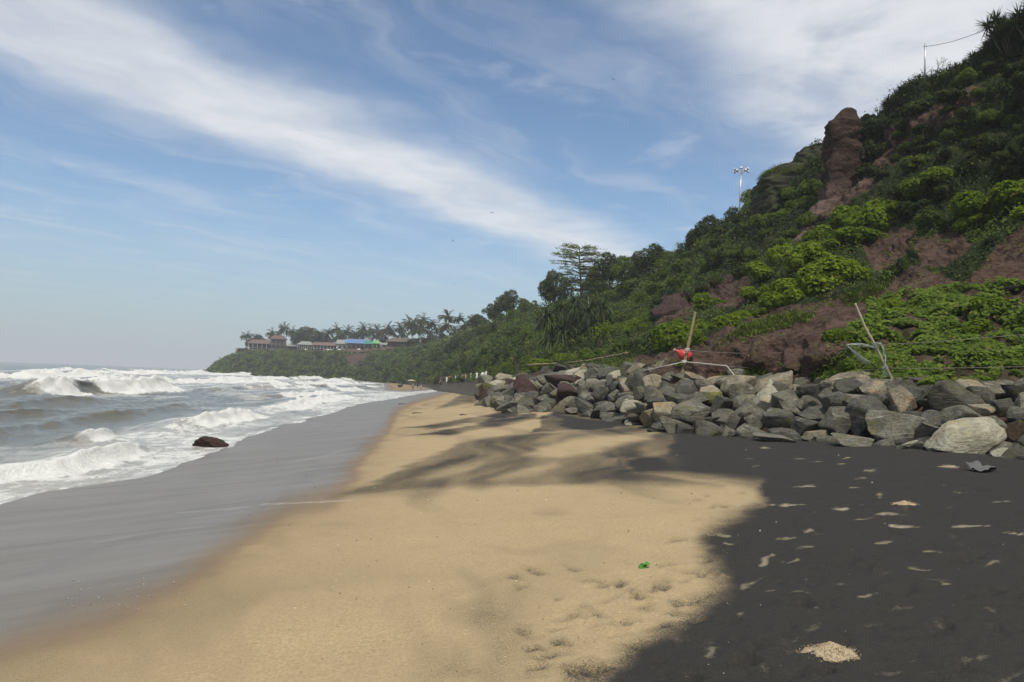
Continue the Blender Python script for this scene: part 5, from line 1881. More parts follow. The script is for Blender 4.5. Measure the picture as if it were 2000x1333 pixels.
for k, px in enumerate([480, 512, 542, 560, 628, 640, 654, 682, 697, 712, 726, 740, 764, 778, 790, 806, 818, 848, 900, 926]):
    b = crest(px, random.uniform(14, 34))
    H = random.uniform(4.2, 6.2)
    lb = 'dark tree filling the gaps behind the clifftop huts' if px < 756 else 'dark tree filling the gaps between grove palms'
    put_tree('tree', random.choice(T_DARK + T_MID), b, (H / 10 * 1.3, H / 10 * 1.3, H / 10), lb, lb)
for k, px in enumerate(range(474, 760, 9)):
    b = crest(px + random.uniform(-3, 3), random.uniform(-3.0, -0.5))
    b[2] -= .6
    rad = random.uniform(1.2, 2.3)
    put_plant('shrub', random.choice(P_DARK + P_MID), b, rad, rad * .8, 'shrub on the headland edge just below the huts', 'shrubs along the headland edge', 'shrub', False)
# palms growing on the face of the headland
for px, pb, pt in [(613, 712, 690), (622, 708, 688), (463, 700, 682)]:
    P_, _ = on_cliff(px, pb)
    H = (pb - pt) * P_[1] / FPX
    o = put_tree('coconut_palm', random.choice(PALMS), P_, (.6, .6, H / 10), 'short palm growing on the face of the headland', 'palms on the headland face')
    o['category'] = 'palm'

HM = {
    'white': plain('white_plaster', (0.62, 0.60, 0.56), .8, .12), 'cream': plain('cream_plaster', (0.26, 0.22, 0.18), .8, .15),
    'dark': plain('interior_shade_paint', (0.03, 0.028, 0.026), .9), 'wood': plain('weathered_wood', (0.13, 0.095, 0.07), .85, .3),  # near-black walls: shade of the open interiors put into the wall colour
    'tile': plain('clay_tile', (0.13, 0.088, 0.074), .85, .25, 3.0), 'maroon': plain('maroon_roof', (0.115, 0.066, 0.062), .8, .25, 3.0),
    'grey': plain('grey_sheet', (0.22, 0.23, 0.22), .6, .2), 'blue': plain('blue_tarp', (0.10, 0.18, 0.34), .5, .15), 'teal': plain('teal_tarp', (0.04, 0.17, 0.14), .5, .2),
    'lime': plain('green_paint', (0.16, 0.33, 0.10), .6, .1), 'thatch': plain('thatch', (0.11, 0.085, 0.062), .95, .35, 8.0), 'glass': plain('window_glass', (0.04, 0.05, 0.06), .15, .1, spec=.5),
    'brick': plain('brick_wall', (0.10, 0.068, 0.052), .9, .2),
}


def hut(name, label, px0, px1, ptop, pbase, back, wall, roof, hip=True, posts=5, storeys=1, windows=3, open_front=True, post_m='white'):
    pm = (px0 + px1) / 2
    Yc = np.interp(pm, crest_px, crest_Y) + back
    x0, x1 = at(px0, pbase, Yc)[0], at(px1, pbase, Yc)[0]
    zb = at(pm, pbase, Yc)[2]
    zc = crest(pm, 0)[2] - 0.3
    ztop = at(pm, ptop, Yc)[2]
    W, D_ = x1 - x0, 5.5
    Ht = ztop - zb
    o = empty(name, ((x0 + x1) / 2, Yc, zb))
    plin = MB().box((0, 0, (zc - zb) / 2 - .3), (W * 1.02, D_ * 1.04, abs(zb - zc) + .6))
    plin.build('plinth', [HM['brick']], o)
    hr = Ht * (.42 if storeys == 1 else .3)
    hw = Ht - hr
    wd = D_ * .55 if open_front else D_
    MB().box((0, (D_ - wd) / 2, hw / 2), (W * .94, wd, hw)).build('wall', [HM[wall]], o)
    yf = (D_ - wd) / 2 - wd / 2
    for st_ in range(storeys):
        for k in range(windows):
            x = (k + .5) / windows * W * .9 - W * .45
            zc_ = hw * (st_ + .52) / storeys
            wn = MB().box((x, yf - .03, zc_), (W * .9 / windows * .5, .08, hw / storeys * .5)).build('window', [HM['wood']], o)
            MB().box((x, yf - .085, zc_), (W * .9 / windows * .5 - .16, .03, hw / storeys * .5 - .16)).build('pane', [HM['glass']], wn)
    for k in range(posts):
        x = k / (posts - 1) * W * .94 - W * .47
        MB().box((x, -D_ / 2 + .15, hw / 2), (.16, .16, hw)).build('post', [HM[post_m]], o)
    if storeys > 1 or posts > 4:
        MB().box((0, -D_ / 2 + .12, .85 if storeys == 1 else hw * .62), (W * .94, .07, .09)).build('railing', [HM[post_m]], o)
    ov = .45
    xx, yy = W / 2 + ov, D_ / 2 + ov
    rx = max(.2, xx - yy * .8) if hip else xx
    V = [[-xx, -yy, hw - .05], [xx, -yy, hw - .05], [xx, yy, hw - .05], [-xx, yy, hw - .05], [-rx, 0, Ht], [rx, 0, Ht], [-xx, -yy, hw + .06], [xx, -yy, hw + .06], [xx, yy, hw + .06], [-xx, yy, hw + .06]]
    F4 = [[0, 3, 2, 1], [6, 7, 5, 4], [8, 9, 4, 5], [0, 1, 7, 6], [1, 2, 8, 7], [2, 3, 9, 8], [3, 0, 6, 9]]
    rb = MB().add(V, F4)
    rb.F.append(np.array([[7, 8, 5], [9, 6, 4]]))
    rb.MI.append(np.zeros(2, np.int32))
    rb.build('roof', [HM[roof]], o, smooth=False)
    return tag(o, label, 'hut')


hut('pavilion', 'open pavilion with hipped clay roof nearest the headland tip', 486, 533, 664, 683, 4, 'dark', 'tile', True, 6, 1, 3)
hut('two_storey_house', 'two-storey house with maroon roof behind the hip-roofed pavilion', 528, 557, 655, 682, 11, 'cream', 'maroon', True, 5, 2, 3, post_m='wood')
hut('shed', 'low dark shed with grey sheet roof between the trees', 563, 583, 672, 684, 4, 'dark', 'grey', False, 3, 1, 2, post_m='wood')
hut('colonnade_house', 'long house with grey roof and white front columns', 582, 612, 667, 684, 5, 'dark', 'grey', True, 8, 1, 4)
hut('long_house', 'long red-brown roofed restaurant hut with crowded terrace', 613, 655, 669, 685, 4, 'dark', 'tile', False, 7, 1, 5)
hut('white_house', 'small white-walled house beside the blue roof', 659, 678, 664, 684, 7, 'white', 'grey', False, 3, 1, 2)
hut('blue_roof_house', 'wide hut under a bright blue tarpaulin roof', 676, 714, 663, 683, 6, 'cream', 'blue', False, 5, 1, 4, post_m='wood')
hut('teal_hut', 'narrow hut under a dark teal tarpaulin', 713, 729, 666, 682, 5, 'dark', 'teal', False, 3, 1, 2, post_m='wood')
hut('green_hut', 'bright lime-green painted hut with white gable', 728, 745, 665, 681, 5, 'lime', 'lime', True, 3, 1, 2)
hut('white_hut', 'tiny white hut next to the lime-green hut', 745, 756, 670, 680, 4, 'white', 'grey', False, 2, 1, 1)
hut('thatched_pavilion', 'long dark thatched pavilion before the palm grove', 756, 810, 661, 679, 5, 'dark', 'thatch', True, 9, 1, 5, post_m='wood')
# terrace wall along the edge
wallm = MB()
for px in range(566, 752, 6):
    a_, b_ = crest(px, 1.0), crest(px + 6, 1.0)
    c = (a_ + b_) / 2
    wallm.box(c + np.array([0, 0, .35]), (np.hypot(*(b_ - a_)[:2]) + .02, .25, 1.3), math.atan2(b_[1] - a_[1], b_[0] - a_[0]))
tag(wallm.build('terrace_wall', [HM['brick']]), 'low brown terrace wall along the headland edge below the huts', 'wall')
# awnings and parasols on the terrace
for k, px in enumerate([588, 596, 634, 640, 646, 662, 670, 700, 716]):
    b = crest(px, 2.6)
    o = empty('parasol', b)
    MB().tube(np.array([[0, 0, 0], [0, 0, 1.2], [0, 0, 2.3]]), .05, 5).build('pole', [HM['wood']], o)
    an = np.linspace(0, 6.283, 9)[:-1]
    V = np.vstack([np.stack([np.cos(an) * 1.3, np.sin(an) * 1.3, 0 * an + 1.9], 1), [[0, 0, 2.5]], [[0, 0, 2.4]]])
    mb = MB()
    mb.add(V, [[i, (i + 1) % 8, 8] for i in range(8)] + [[(i + 1) % 8, i, 9] for i in range(8)])
    mb.build('canopy', [HM[['white', 'white', 'cream', 'white', 'white', 'white', 'cream', 'white', 'white'][k]]], o, smooth=False)
    tag(o, 'small pale parasol on the clifftop terrace', 'parasol', 'terrace parasols')

# ------------------------------------------------------------------ people on the far beach
def person_mesh(name, pose, mats):
    J = {'pel': (0, 0, .92), 'spi': (0, .01, 1.12), 'che': (0, .01, 1.32), 'nec': (0, .01, 1.47), 'hed': (0, -.02, 1.58), 'top': (0, -.01, 1.70)}
    for s, k in ((-1, 'l'), (1, 'r')):
        st = pose['stride'] * s
        J['hip' + k] = (.09 * s, 0, .88)
        J['kne' + k] = (.10 * s, st * .5 - .02, .50)
        J['ank' + k] = (.10 * s, st, .08)
        J['toe' + k] = (.11 * s, st - .15, .03)
        J['sho' + k] = (.18 * s, .01, 1.40)
        a = pose['arms'][0 if s < 0 else 1]
        J['elb' + k] = (.18 * s + a[0] * s * .5, a[1] * .5, 1.14 + a[2] * .5)
        J['han' + k] = (.18 * s + a[0] * s, a[1], .88 + a[2])
        J['fin' + k] = (.18 * s + a[0] * s * 1.1, a[1] * 1.15 - .02, .80 + a[2] * 1.1)
    E = [('pel', 'spi'), ('spi', 'che'), ('che', 'nec'), ('nec', 'hed'), ('hed', 'top')]
    for k in 'lr':
        E += [('pel', 'hip' + k), ('hip' + k, 'kne' + k), ('kne' + k, 'ank' + k), ('ank' + k, 'toe' + k), ('che', 'sho' + k), ('sho' + k, 'elb' + k), ('elb' + k, 'han' + k), ('han' + k, 'fin' + k)]
    rad = {'pel': (.15, .11), 'spi': (.13, .10), 'che': (.16, .11), 'nec': (.06, .06), 'hed': (.095, .11), 'top': (.06, .07), 'hip': (.10, .10), 'kne': (.065, .065), 'ank': (.045, .045), 'toe': (.04, .03), 'sho': (.065, .065), 'elb': (.045, .045), 'han': (.032, .04), 'fin': (.02, .03)}
    names = list(J)
    me = bpy.data.meshes.new(name)
    me.from_pydata([J[n] for n in names], [(names.index(a), names.index(b)) for a, b in E], [])
    o = bpy.data.objects.new(name, me)
    COL.objects.link(o)
    o.modifiers.new('skin', 'SKIN')
    o.modifiers.new('sub', 'SUBSURF').levels = 1
    for i, n in enumerate(names):
        me.skin_vertices[0].data[i].radius = rad[n[:3]]
        me.skin_vertices[0].data[i].use_root = (n == 'pel')
    bpy.context.view_layer.update()
    dg = bpy.context.evaluated_depsgraph_get()
    m2 = bpy.data.meshes.new_from_object(o.evaluated_get(dg))
    m2.name = name
    bpy.data.objects.remove(o)
    for m_ in mats:
        m2.materials.append(m_)
    for p_ in m2.polygons:
        c = p_.center
        if c.z > 1.62:
            mi = 3
        elif c.z > 1.46:
            mi = 0
        elif c.z > .92 and abs(c.x) < .24:
            mi = 1
        elif c.z > pose['hem'] and abs(c.x) < .22:
            mi = 2
        else:
            mi = 0
        p_.material_index = mi
        p_.use_smooth = True
    return m2


SKIN, HAIR = plain('skin', (0.22, 0.125, 0.08), .6), plain('hair', (0.012, 0.010, 0.009), .5)
CLOTH = {'white': plain('white_cloth', (0.72, 0.71, 0.69), .85, .08), 'dark': plain('dark_cloth', (0.03, 0.03, 0.04), .85), 'blue': plain('blue_cloth', (0.05, 0.09, 0.20), .85),
         'red': plain('red_cloth', (0.35, 0.05, 0.04), .85), 'tan': plain('tan_cloth', (0.30, 0.22, 0.15), .85)}
stand = {'stride': .06, 'arms': [(.06, 0, 0), (.06, 0, 0)], 'hem': .5}
walk = {'stride': .26, 'arms': [(.05, -.2, .05), (.05, .2, .05)], 'hem': .12}
reach = {'stride': .14, 'arms': [(.12, -.25, .35), (.05, .05, 0)], 'hem': .5}
PM = {}
for nm, ps in (('stand', stand), ('walk', walk), ('reach', reach)):
    for tp_, bt in (('white', 'white'), ('white', 'dark'), ('dark', 'dark'), ('blue', 'tan'), ('red', 'dark'), ('tan', 'blue')):
        PM[nm, tp_, bt] = person_mesh('person', ps, [SKIN, CLOTH[tp_], CLOTH[bt], HAIR])


def person(px, py, key, label, group=None, sc=1.0, rz=None, ramp=False):
    if ramp:
        dd = np.where((RU > .6) & (RU < 3.3), np.hypot(cpx - px, (cpy - py) * 2), 1e9)
        g = CLIFF.reshape(-1, 3)[int(np.argmin(dd))].copy()
        g[0] += random.uniform(-.6, .6)
    else:
        g = ground_hit(px, py)
        if g[1] > 330:
            g = at(px, py, 300)
        g[2] = float(ground_z(g[0], g[1]))
    o = bpy.data.objects.new('person', PM[key])
    COL.objects.link(o)
    o.location = g
    o.rotation_euler = (0, 0, random.uniform(0, 6.28) if rz is None else rz)
    o.scale = (sc,) * 3
    return tag(o, label, 'person', group)


person(806, 764, ('stand', 'tan', 'blue'), 'person in tan top standing at the far water edge', sc=.95, rz=1.0)
person(815, 759, ('walk', 'dark', 'dark'), 'person in dark clothes walking beside the tan-topped bather', sc=.95, rz=.6)
person(822, 762, ('reach', 'white', 'dark'), 'short person in white top and dark shorts at the far water edge', sc=.7, rz=2.0)
person(826, 755, ('stand', 'blue', 'tan'), 'person in blue top standing behind the bathers', sc=.95)
person(880, 752, ('walk', 'white', 'dark'), 'person in white shirt and dark trousers walking alone on the far beach', sc=1.0)
for k in range(6):
    person(922 + k * 5 + random.uniform(-1, 1), 744 + random.uniform(-1, 1.5), (random.choice(['stand', 'walk', 'reach']), 'white', 'white'), 'person in all white in a group on the far beach', 'people in white on the far beach', sc=.8, ramp=True)
keys = list(PM)
for k in range(22):
    px = random.uniform(830, 908)
    person(px, random.uniform(747, 751), random.choice(keys), 'person in the distant crowd at the foot of the hazy slope', 'distant crowd', ramp=True)
# beach umbrella by the bathers
g = ground_hit(803, 757)
o = empty('beach_umbrella', g)
MB().tube(np.array([[0, 0, -.1], [0, 0, 1], [0, 0, 2.0]]), .03, 5).build('pole', [HM['wood']], o)
an = np.linspace(0, 6.283, 11)[:-1]
V = np.vstack([np.stack([np.cos(an) * 1.2, np.sin(an) * 1.2, 0 * an + 1.65], 1), np.stack([np.cos(an) * .7, np.sin(an) * .7, 0 * an + 1.95], 1), [[0, 0, 2.12]]])
mb = MB()
mb.add(V, [[i, (i + 1) % 10, 10 + (i + 1) % 10, 10 + i] for i in range(10)])
mb.add(V, [[10 + i, 10 + (i + 1) % 10, 20] for i in range(10)])
mb.build('canopy', [CLOTH['tan']], o, smooth=False)
tag(o, 'tan beach umbrella beside the far bathers', 'umbrella')

# ================================================================== FENCE, MAST, BUOY, BIRDS, LITTER
BAMBOO = plain('bamboo', (0.36, 0.32, 0.21), .6, .25, 5.0)
BAMBOO2 = plain('old_bamboo', (0.24, 0.18, 0.10), .75, .4, 4.0)
DARKWOOD = plain('dark_stick', (0.06, 0.045, 0.035), .85, .3)
ROPE = plain('pale_rope', (0.48, 0.47, 0.42), .9, .2)
WIRE = plain('wire', (0.22, 0.18, 0.17), .7, .1)
NET = plain('grey_green_net', (0.30, 0.34, 0.31), .9, .2)
METAL = plain('galvanised_steel', (0.45, 0.46, 0.47), .4, .1, metal=.7)
LAMPW = plain('lamp_housing', (0.80, 0.80, 0.80), .35, .05)


def bamboo(name, pts, r, mat, label, nodes=6, cat='pole'):
    pts = np.asarray(pts, float)
    o = empty(name, pts[-1])
    q = crom(pts, np.linspace(0, len(pts) - 1, 24)) - pts[-1]
    rr0 = np.linspace(r * .75, r, 24)
    rr0[::max(2, 24 // nodes)] *= 1.18
    MB().tube(q, rr0, 8).build('shaft', [mat], o)
    return tag(o, label, cat), q + pts[-1]


o, p1 = bamboo('bamboo_pole', [at(1670, 593, 25.3), at(1691, 642, 25.3), at(1709, 674, 25.3), at(1745, 748, 25.3)], .046, BAMBOO, 'tall pale bamboo pole leaning left above the rock wall')
o, p2 = bamboo('bamboo_post', [at(1358, 610, 32), at(1350, 650, 32), at(1341, 690, 32), at(1328, 752, 32)], .075, BAMBOO2, 'yellow-brown split bamboo post holding the red buoy')
MB().tube(np.array([at(1330, 750, 31.9), at(1338, 727, 31.95), at(1342, 712, 32)]) - np.array(o.location), .06, 6).build('brace', [DARKWOOD], o)
bamboo('dark_post', [at(1004, 693, 63), at(1007, 713, 63), at(1014, 745, 63)], .085, DARKWOOD, 'thin dark post at the far end of the rock wall')
o, pr = bamboo('bamboo_rail', [at(1225, 690, 48), at(1184, 698, 51), at(1140, 706, 54), at(1080, 711, 58), at(1030, 713, 61)], .075, BAMBOO2, 'long horizontal bamboo rail above the far rock wall', cat='rail')
bamboo('rail_post', [at(1184, 690, 51), at(1181, 703, 51), at(1174, 726, 51)], .06, DARKWOOD, 'short dark post carrying the bamboo rail')
o = empty('orange_marker', at(1143, 724, 53.8))
MB().box((0, 0, .32), (.22, .05, .64), .2, taper=.8).build('panel', [plain('orange_cloth', (.50, .10, .03), .8)], o)
MB().tube(np.array([[0, .04, -.2], [0, .04, .3], [.02, .04, .72]]), .03, 5).build('stake', [DARKWOOD], o)
tag(o, 'small orange cloth marker under the bamboo rail', 'marker')


def rope(name, pts, r, mat, label, sag=0.0, n=24, cat='rope'):
    pts = np.asarray(pts, float)
    q = crom(pts, np.linspace(0, len(pts) - 1, n))
    if sag:
        q[:, 2] -= sag * np.sin(np.linspace(0, np.pi, n))
    c = q[0].copy()
    o = MB().tube(q - c, r, 5).build(name, [mat])
    o.location = c
    return tag(o, label, cat)


rope('rope', [at(1336, 707, 31.9), at(1305, 714, 31), at(1258, 724, 33)], .018, ROPE, 'pale rope running from the buoy post down to the rocks')
rope('rope', [at(1336, 707, 31.9), at(1372, 710, 31), at(1408, 714, 30), at(1419, 715, 30), at(1434, 733, 29)], .017, ROPE, 'pale knotted rope looping from the buoy post to the wall top')
rope('rope', [at(1015, 738, 63), at(1060, 736, 60), at(1110, 730, 56), at(1150, 722, 54)], .022, ROPE, 'slack rope between the dark post and the orange marker')
rope('fence_wire', [at(1340, 684, 32), at(1480, 686, 30), at(1700, 676, 25.4)], .009, WIRE, 'upper wire between the buoy post and the leaning pole', .1, cat='wire')
rope('fence_wire', [at(1706, 674, 25.3), at(1850, 663, 24), at(2150, 640, 22)], .008, WIRE, 'upper wire running from the leaning pole along the creepers', .05, cat='wire')
rope('fence_wire', [at(1336, 708, 31.9), at(1520, 718, 29), at(1730, 722, 25.3)], .008, WIRE, 'lower wire between the buoy post and the leaning pole', .08, cat='wire')
rope('fence_wire', [at(1735, 719, 25.3), at(1880, 716, 24), at(2150, 712, 22)], .008, WIRE, 'lower wire running from the leaning pole along the creepers', .05, cat='wire')
# knots
for k, (px, py, Y, lab) in enumerate([(1342, 684, 31.9, 'upper rope knot tied round the buoy post'), (1336, 707, 31.85, 'lower rope knot tied round the buoy post')]):
    an = np.linspace(0, 12.5, 30)
    q = np.stack([np.cos(an) * .1, np.sin(an) * .1, np.linspace(-.06, .06, 30)], 1)
    o = MB().tube(q, .022, 5).build('rope_knot', [ROPE])
    o.location = at(px, py, Y)
    tag(o, lab, 'knot')


# tangled fishing net on the leaning pole
def net_patch(mb, corners, nu, nv, sag=.1, r=.006):
    c = [np.asarray(k, float) for k in corners]
    for i in range(nu + 1):
        u = i / nu
        a, b = c[0] + (c[1] - c[0]) * u, c[3] + (c[2] - c[3]) * u
        t_ = np.linspace(0, 1, 9)[:, None]
        q = a + (b - a) * t_
        q = q + rng.normal(size=q.shape) * .02
        q[:, 2] -= sag * np.sin(t_[:, 0] * np.pi)
        mb.tube(q, r, 3, cap=False)
    for j in range(nv + 1):
        v = j / nv
        a, b = c[0] + (c[3] - c[0]) * v, c[1] + (c[2] - c[1]) * v
        t_ = np.linspace(0, 1, 9)[:, None]
        q = a + (b - a) * t_ + rng.normal(size=(9, 3)) * .02
        q[:, 2] -= sag * np.sin(t_[:, 0] * np.pi)
        mb.tube(q, r, 3, cap=False)


mb = MB()
A_, B_, C_ = at(1654, 674, 25.2), at(1707, 680, 25.2), at(1700, 708, 25.4)
for k in range(4):
    q = crom(np.array([A_, at(1682, 671 + k, 25.2), B_]), np.linspace(0, 2, 12)) + rng.normal(size=(12, 3)) * .012
    mb.tube(q, .012, 4, cap=False)
    q = crom(np.array([A_, at(1668 + k * 2, 690, 25.2), at(1690 + k * 3, 705 + k, 25.4)]), np.linspace(0, 2, 12)) + rng.normal(size=(12, 3)) * .012
    mb.tube(q, .011, 4, cap=False)
net_patch(mb, [at(1674, 694, 25.25), at(1690, 703, 25.3), at(1700, 712, 25.4), at(1678, 705, 25.3)], 6, 5, .03)
for k in range(4):
    q = crom(np.array([at(1712, 671, 25.2), at(1719 + k, 672, 25.2), at(1727 + k, 694, 25.2), at(1728, 712, 25.2), at(1727 - k, 720, 25.2)]), np.linspace(0, 4, 16)) + rng.normal(size=(16, 3)) * .012
    mb.tube(q, .012, 4, cap=False)
net_patch(mb, [at(1722, 715, 25.2), at(1732, 714, 25.2), at(1742, 732, 25.2), at(1725, 735, 25.2)], 7, 6, .03)
net_patch(mb, [at(1703, 668, 25.2), at(1714, 670, 25.2), at(1716, 680, 25.2), at(1706, 680, 25.2)], 5, 5, .03)
c = A_.copy()
for i in range(len(mb.V)):
    mb.V[i] = mb.V[i] - c
o = mb.build('fishing_net', [NET])
o.location = c
tag(o, 'torn grey fishing net tangled on the leaning bamboo pole', 'net')

# red buoy
prof = [(-.50, .0), (-.49, .05), (-.42, .06), (-.36, .065), (-.28, .13), (-.15, .22), (0, .27), (.13, .275), (.25, .23), (.33, .13), (.36, .0)]
an = np.linspace(0, 6.283, 29)[:-1]
V = np.array([[x, r * math.cos(a), r * math.sin(a)] for x, r in prof for a in an])
F = [[i * 28 + j, i * 28 + (j + 1) % 28, (i + 1) * 28 + (j + 1) % 28, (i + 1) * 28 + j] for i in range(len(prof) - 1) for j in range(28)]
o = empty('red_buoy', at(1337, 695, 32.4))
o.rotation_euler = (0, R(28), 0)
MB().add(V, F).build('float_body', [plain('red_vinyl', (0.42, 0.035, 0.035), .4, .15, spec=.4)], o)
MB().tube(np.array([[-.50, math.cos(a) * .05, math.sin(a) * .05] for a in np.linspace(0, 6.283, 13)]), .018, 5).build('eye_ring', [ROPE], o)
tag(o, 'red pear-shaped buoy hanging behind the split bamboo post', 'buoy')

# floodlight mast on the cliff
o = empty('floodlight_mast', at(1443, 425, 100))
topp = at(1448, 333, 100) - np.array(o.location)
MB().tube(np.array([[0, 0, -2.0], topp * .5, topp]), [.13, .11, .085], 8).build('mast', [METAL], o)
an = np.linspace(0, 6.283, 25)
ring = MB().tube(np.stack([np.cos(an) * .8, np.sin(an) * .8, 0 * an], 1) + topp, .035, 5)
for a in (0, 1.57, 3.14, 4.71):
    ring.tube(np.array([topp, topp + np.array([math.cos(a) * .6, math.sin(a) * .6, 0])]), .03, 4)
ring.build('ring_frame', [METAL], o)
for i in range(10):
    a = i / 10 * 6.283
    c = topp + np.array([math.cos(a) * .88, math.sin(a) * .88, (.12 if i % 2 else -.14)])
    lm = MB().box((0, 0, 0), (.30, .16, .26), a + 1.57, taper=.75).build('floodlight', [METAL], o)
    lm.location = c
    lm.rotation_euler = (.4 * math.cos(a), .4 * math.sin(a), 0)
    MB().box((math.cos(a) * .09, math.sin(a) * .09, -.02), (.26, .03, .22), a + 1.57).build('lens', [LAMPW], lm)
tag(o, 'tall floodlight mast with a ring of lamps behind the cliff trees', 'mast')

# thin pole with a cable on the crest
o = empty('cable_pole', at(1806, 165, 54))
tp_ = at(1807, 85, 54) - np.array(o.location)
MB().tube(np.array([[0, 0, -.6], tp_ * .5, tp_]), .055, 7).build('shaft', [METAL], o)
MB().box(tp_ * .93, (.22, .07, .07)).build('bracket', [METAL], o)
tag(o, 'thin pale pole carrying a cable on the cliff crest', 'pole')
rope('overhead_cable', [at(1808, 91, 54), at(1860, 78, 51), at(1932, 56, 47)], .02, WIRE, 'thin overhead cable from the pale pole to the spiky clump', .12, cat='cable')

# birds
BIRD = plain('dark_plumage', (0.05, 0.042, 0.036), .8)


def bird(px, py, span_px, Y, bank, yaw, flap, label):
    s_ = span_px * Y / FPX
    o = empty('bird', at(px, py, Y))
    o.rotation_euler = (bank, 0.1, yaw)
    o.scale = (s_,) * 3
    b = MB().tube(np.array([[0, -.22, 0], [0, -.16, .01], [0, -.04, .0], [0, .1, 0], [0, .19, 0]]), [.012, .045, .06, .035, .01], 7)
    b.add([[-.03, .14, 0], [.03, .14, 0], [.07, .3, 0], [0, .27, .005], [-.07, .3, 0]], [[0, 1, 2, 3], [0, 3, 4, 4]][:1])
    b.add([[-.03, .14, .004], [0, .27, .008], [-.07, .3, .004]], [[0, 1, 2]])
    b.build('body', [BIRD], o)
    for sg in (-1, 1):
        V = [[.02 * sg, -.09, .02], [.02 * sg, .08, .02], [.24 * sg, -.13, .02 + flap * .5], [.24 * sg, .05, .02 + flap * .5], [.5 * sg, -.02, .02 + flap], [.46 * sg, .05, .02 + flap]]
        V2 = [[v[0], v[1], v[2] + .018] for v in V[:4]] + [[v[0], v[1], v[2] + .006] for v in V[4:]]
        mb = MB().add(V, [[0, 1, 3, 2], [2, 3, 5, 4]])
        mb.add(V2, [[0, 2, 3, 1], [2, 4, 5, 3]])
        mb.build('wing', [BIRD], o)
    return tag(o, label, 'bird')


bird(1198, 155, 13, 110, .35, .4, .05, 'largest dark bird gliding in open blue sky below the cloud bank')
bird(885, 471, 9, 140, .1, 1.2, .12, 'dark bird with raised wings below the white streak of cloud')
bird(961, 416, 8, 150, -.2, .2, .03, 'small bird gliding at the lower edge of the cloud streak')
bird(887, 555, 6, 170, .2, .8, .1, 'tiny bird low over the palms and the sea')
bird(588, 255, 6, 200, .1, .3, .05, 'tiny bird against the white band of cloud')
bird(630, 633, 5, 300, .1, .9, .1, 'speck of a bird just above the headland palms')
bird(1207, 476, 5, 150, .2, .6, .1, 'tiny bird right of the layered tree')

# ------------------------------------------------------------------ on the sand
def on_sand(px, py):
    g = ground_hit(px, py)
    k = np.argmin((G[:, 0] - g[0]) ** 2 + (G[:, 1] - g[1]) ** 2)
    return np.array([g[0], g[1], G[k, 2]])


m_heap, t = new_mat('coarse_pale_sand')
tcn = t.n('ShaderNodeTexCoord')
gn = t.noise(tcn.outputs['Object'], 110, 3, .7)
cc = t.mix(t.mapr(gn, .3, .7), (.28, .20, .11), (.66, .54, .36))
bp = t.n('ShaderNodeBump', in_Height=gn)
bp.inputs['Distance'].default_value = .02
p = t.n('ShaderNodeBsdfPrincipled', in_Base_Color=cc, in_Roughness=.95, in_Normal=bp.outputs[0])
t.n('ShaderNodeOutputMaterial', in_0=p)


def heap(px, py, wpx, hgt, label, seed):
    g = on_sand(px, py)
    Rw = wpx * g[1] / FPX / 2
    nr2, na = 26, 60
    V = []
    for i in range(nr2):
        r = i / (nr2 - 1)
        for j_ in range(na):
            a = j_ / na * 6.283
            V.append([r * math.cos(a), r * math.sin(a), 0])
    V = np.array(V)
    rr1 = np.hypot(V[:, 0], V[:, 1])
    an_ = np.arctan2(V[:, 1], V[:, 0])
    edge = 1 + .22 * fbm(np.stack([np.cos(an_) * 2, np.sin(an_) * 2], 1) + seed, 3, seed)
    V[:, 0] *= Rw * edge
    V[:, 1] *= Rw * .85 * edge
    gzr = ground_z(g[0] + V[:, 0], g[1] + V[:, 1]) - float(ground_z(g[0], g[1]))
    V[:, 2] = gzr + hgt * (1 - rr1) ** 1.2 * (1 + .3 * fbm(V[:, :2] * 12 / Rw * .3, 3, seed)) + fbm(V[:, :2] * 60, 2, seed) * .006 * (1 - rr1) - .03 * sstep(.8, 1, rr1)
    F = [[i * na + j_, i * na + (j_ + 1) % na, (i + 1) * na + (j_ + 1) % na, (i + 1) * na + j_] for i in range(nr2 - 1) for j_ in range(na)]
    mb = MB().add(V, F)
    nG = 420
    r = np.sqrt(rng.random(nG)) * 1.12
    a = rng.uniform(0, 6.28, nG)
    P = np.stack([np.cos(a) * r * Rw, np.sin(a) * r * Rw * .85, hgt * np.clip(1 - r, 0, 1) ** 1.2 + .004], 1)
    P[:, 2] += ground_z(g[0] + P[:, 0], g[1] + P[:, 1]) - float(ground_z(g[0], g[1]))
    mb.leaves(P, rng.normal(size=(nG, 3)) + np.array([0, 0, 1.2]), rng.uniform(.006, .016, nG), rng.uniform(.006, .012, nG), .5)
    o = mb.build('sand_heap', [m_heap])
    o.location = g + np.array([0, 0, .004])
    return tag(o, label, 'sand heap')


heap(1620, 1284, 108, .075, 'small crumbly heap of pale coarse sand on black sand', 7)
heap(1767, 984, 50, .05, 'flat scrape of orange-tan sand farther up the black sand', 8)

# green leaf
g = on_sand(1257, 1107)
o = empty('fallen_leaf', g)
P = np.array([[0, 0, .02], [.03, .02, .03], [-.03, .01, .025], [.01, -.02, .035], [-.02, -.02, .015], [.035, -.01, .045]])
MB().leaves(P, np.array([[0, 0, 1.0]]) + rng.normal(size=P.shape) * .7, .075, .05, .2).build('leaf_blade', [plain('fresh_leaf', (.05, .20, .02), .5)], o)
MB().tube(np.array([[-.03, 0, .01], [0, 0, .02], [.06, .02, .012]]), .003, 4).build('leaf_stalk', [BARK], o)
tag(o, 'fresh green leaf sprig lying on the tan sand', 'leaf')

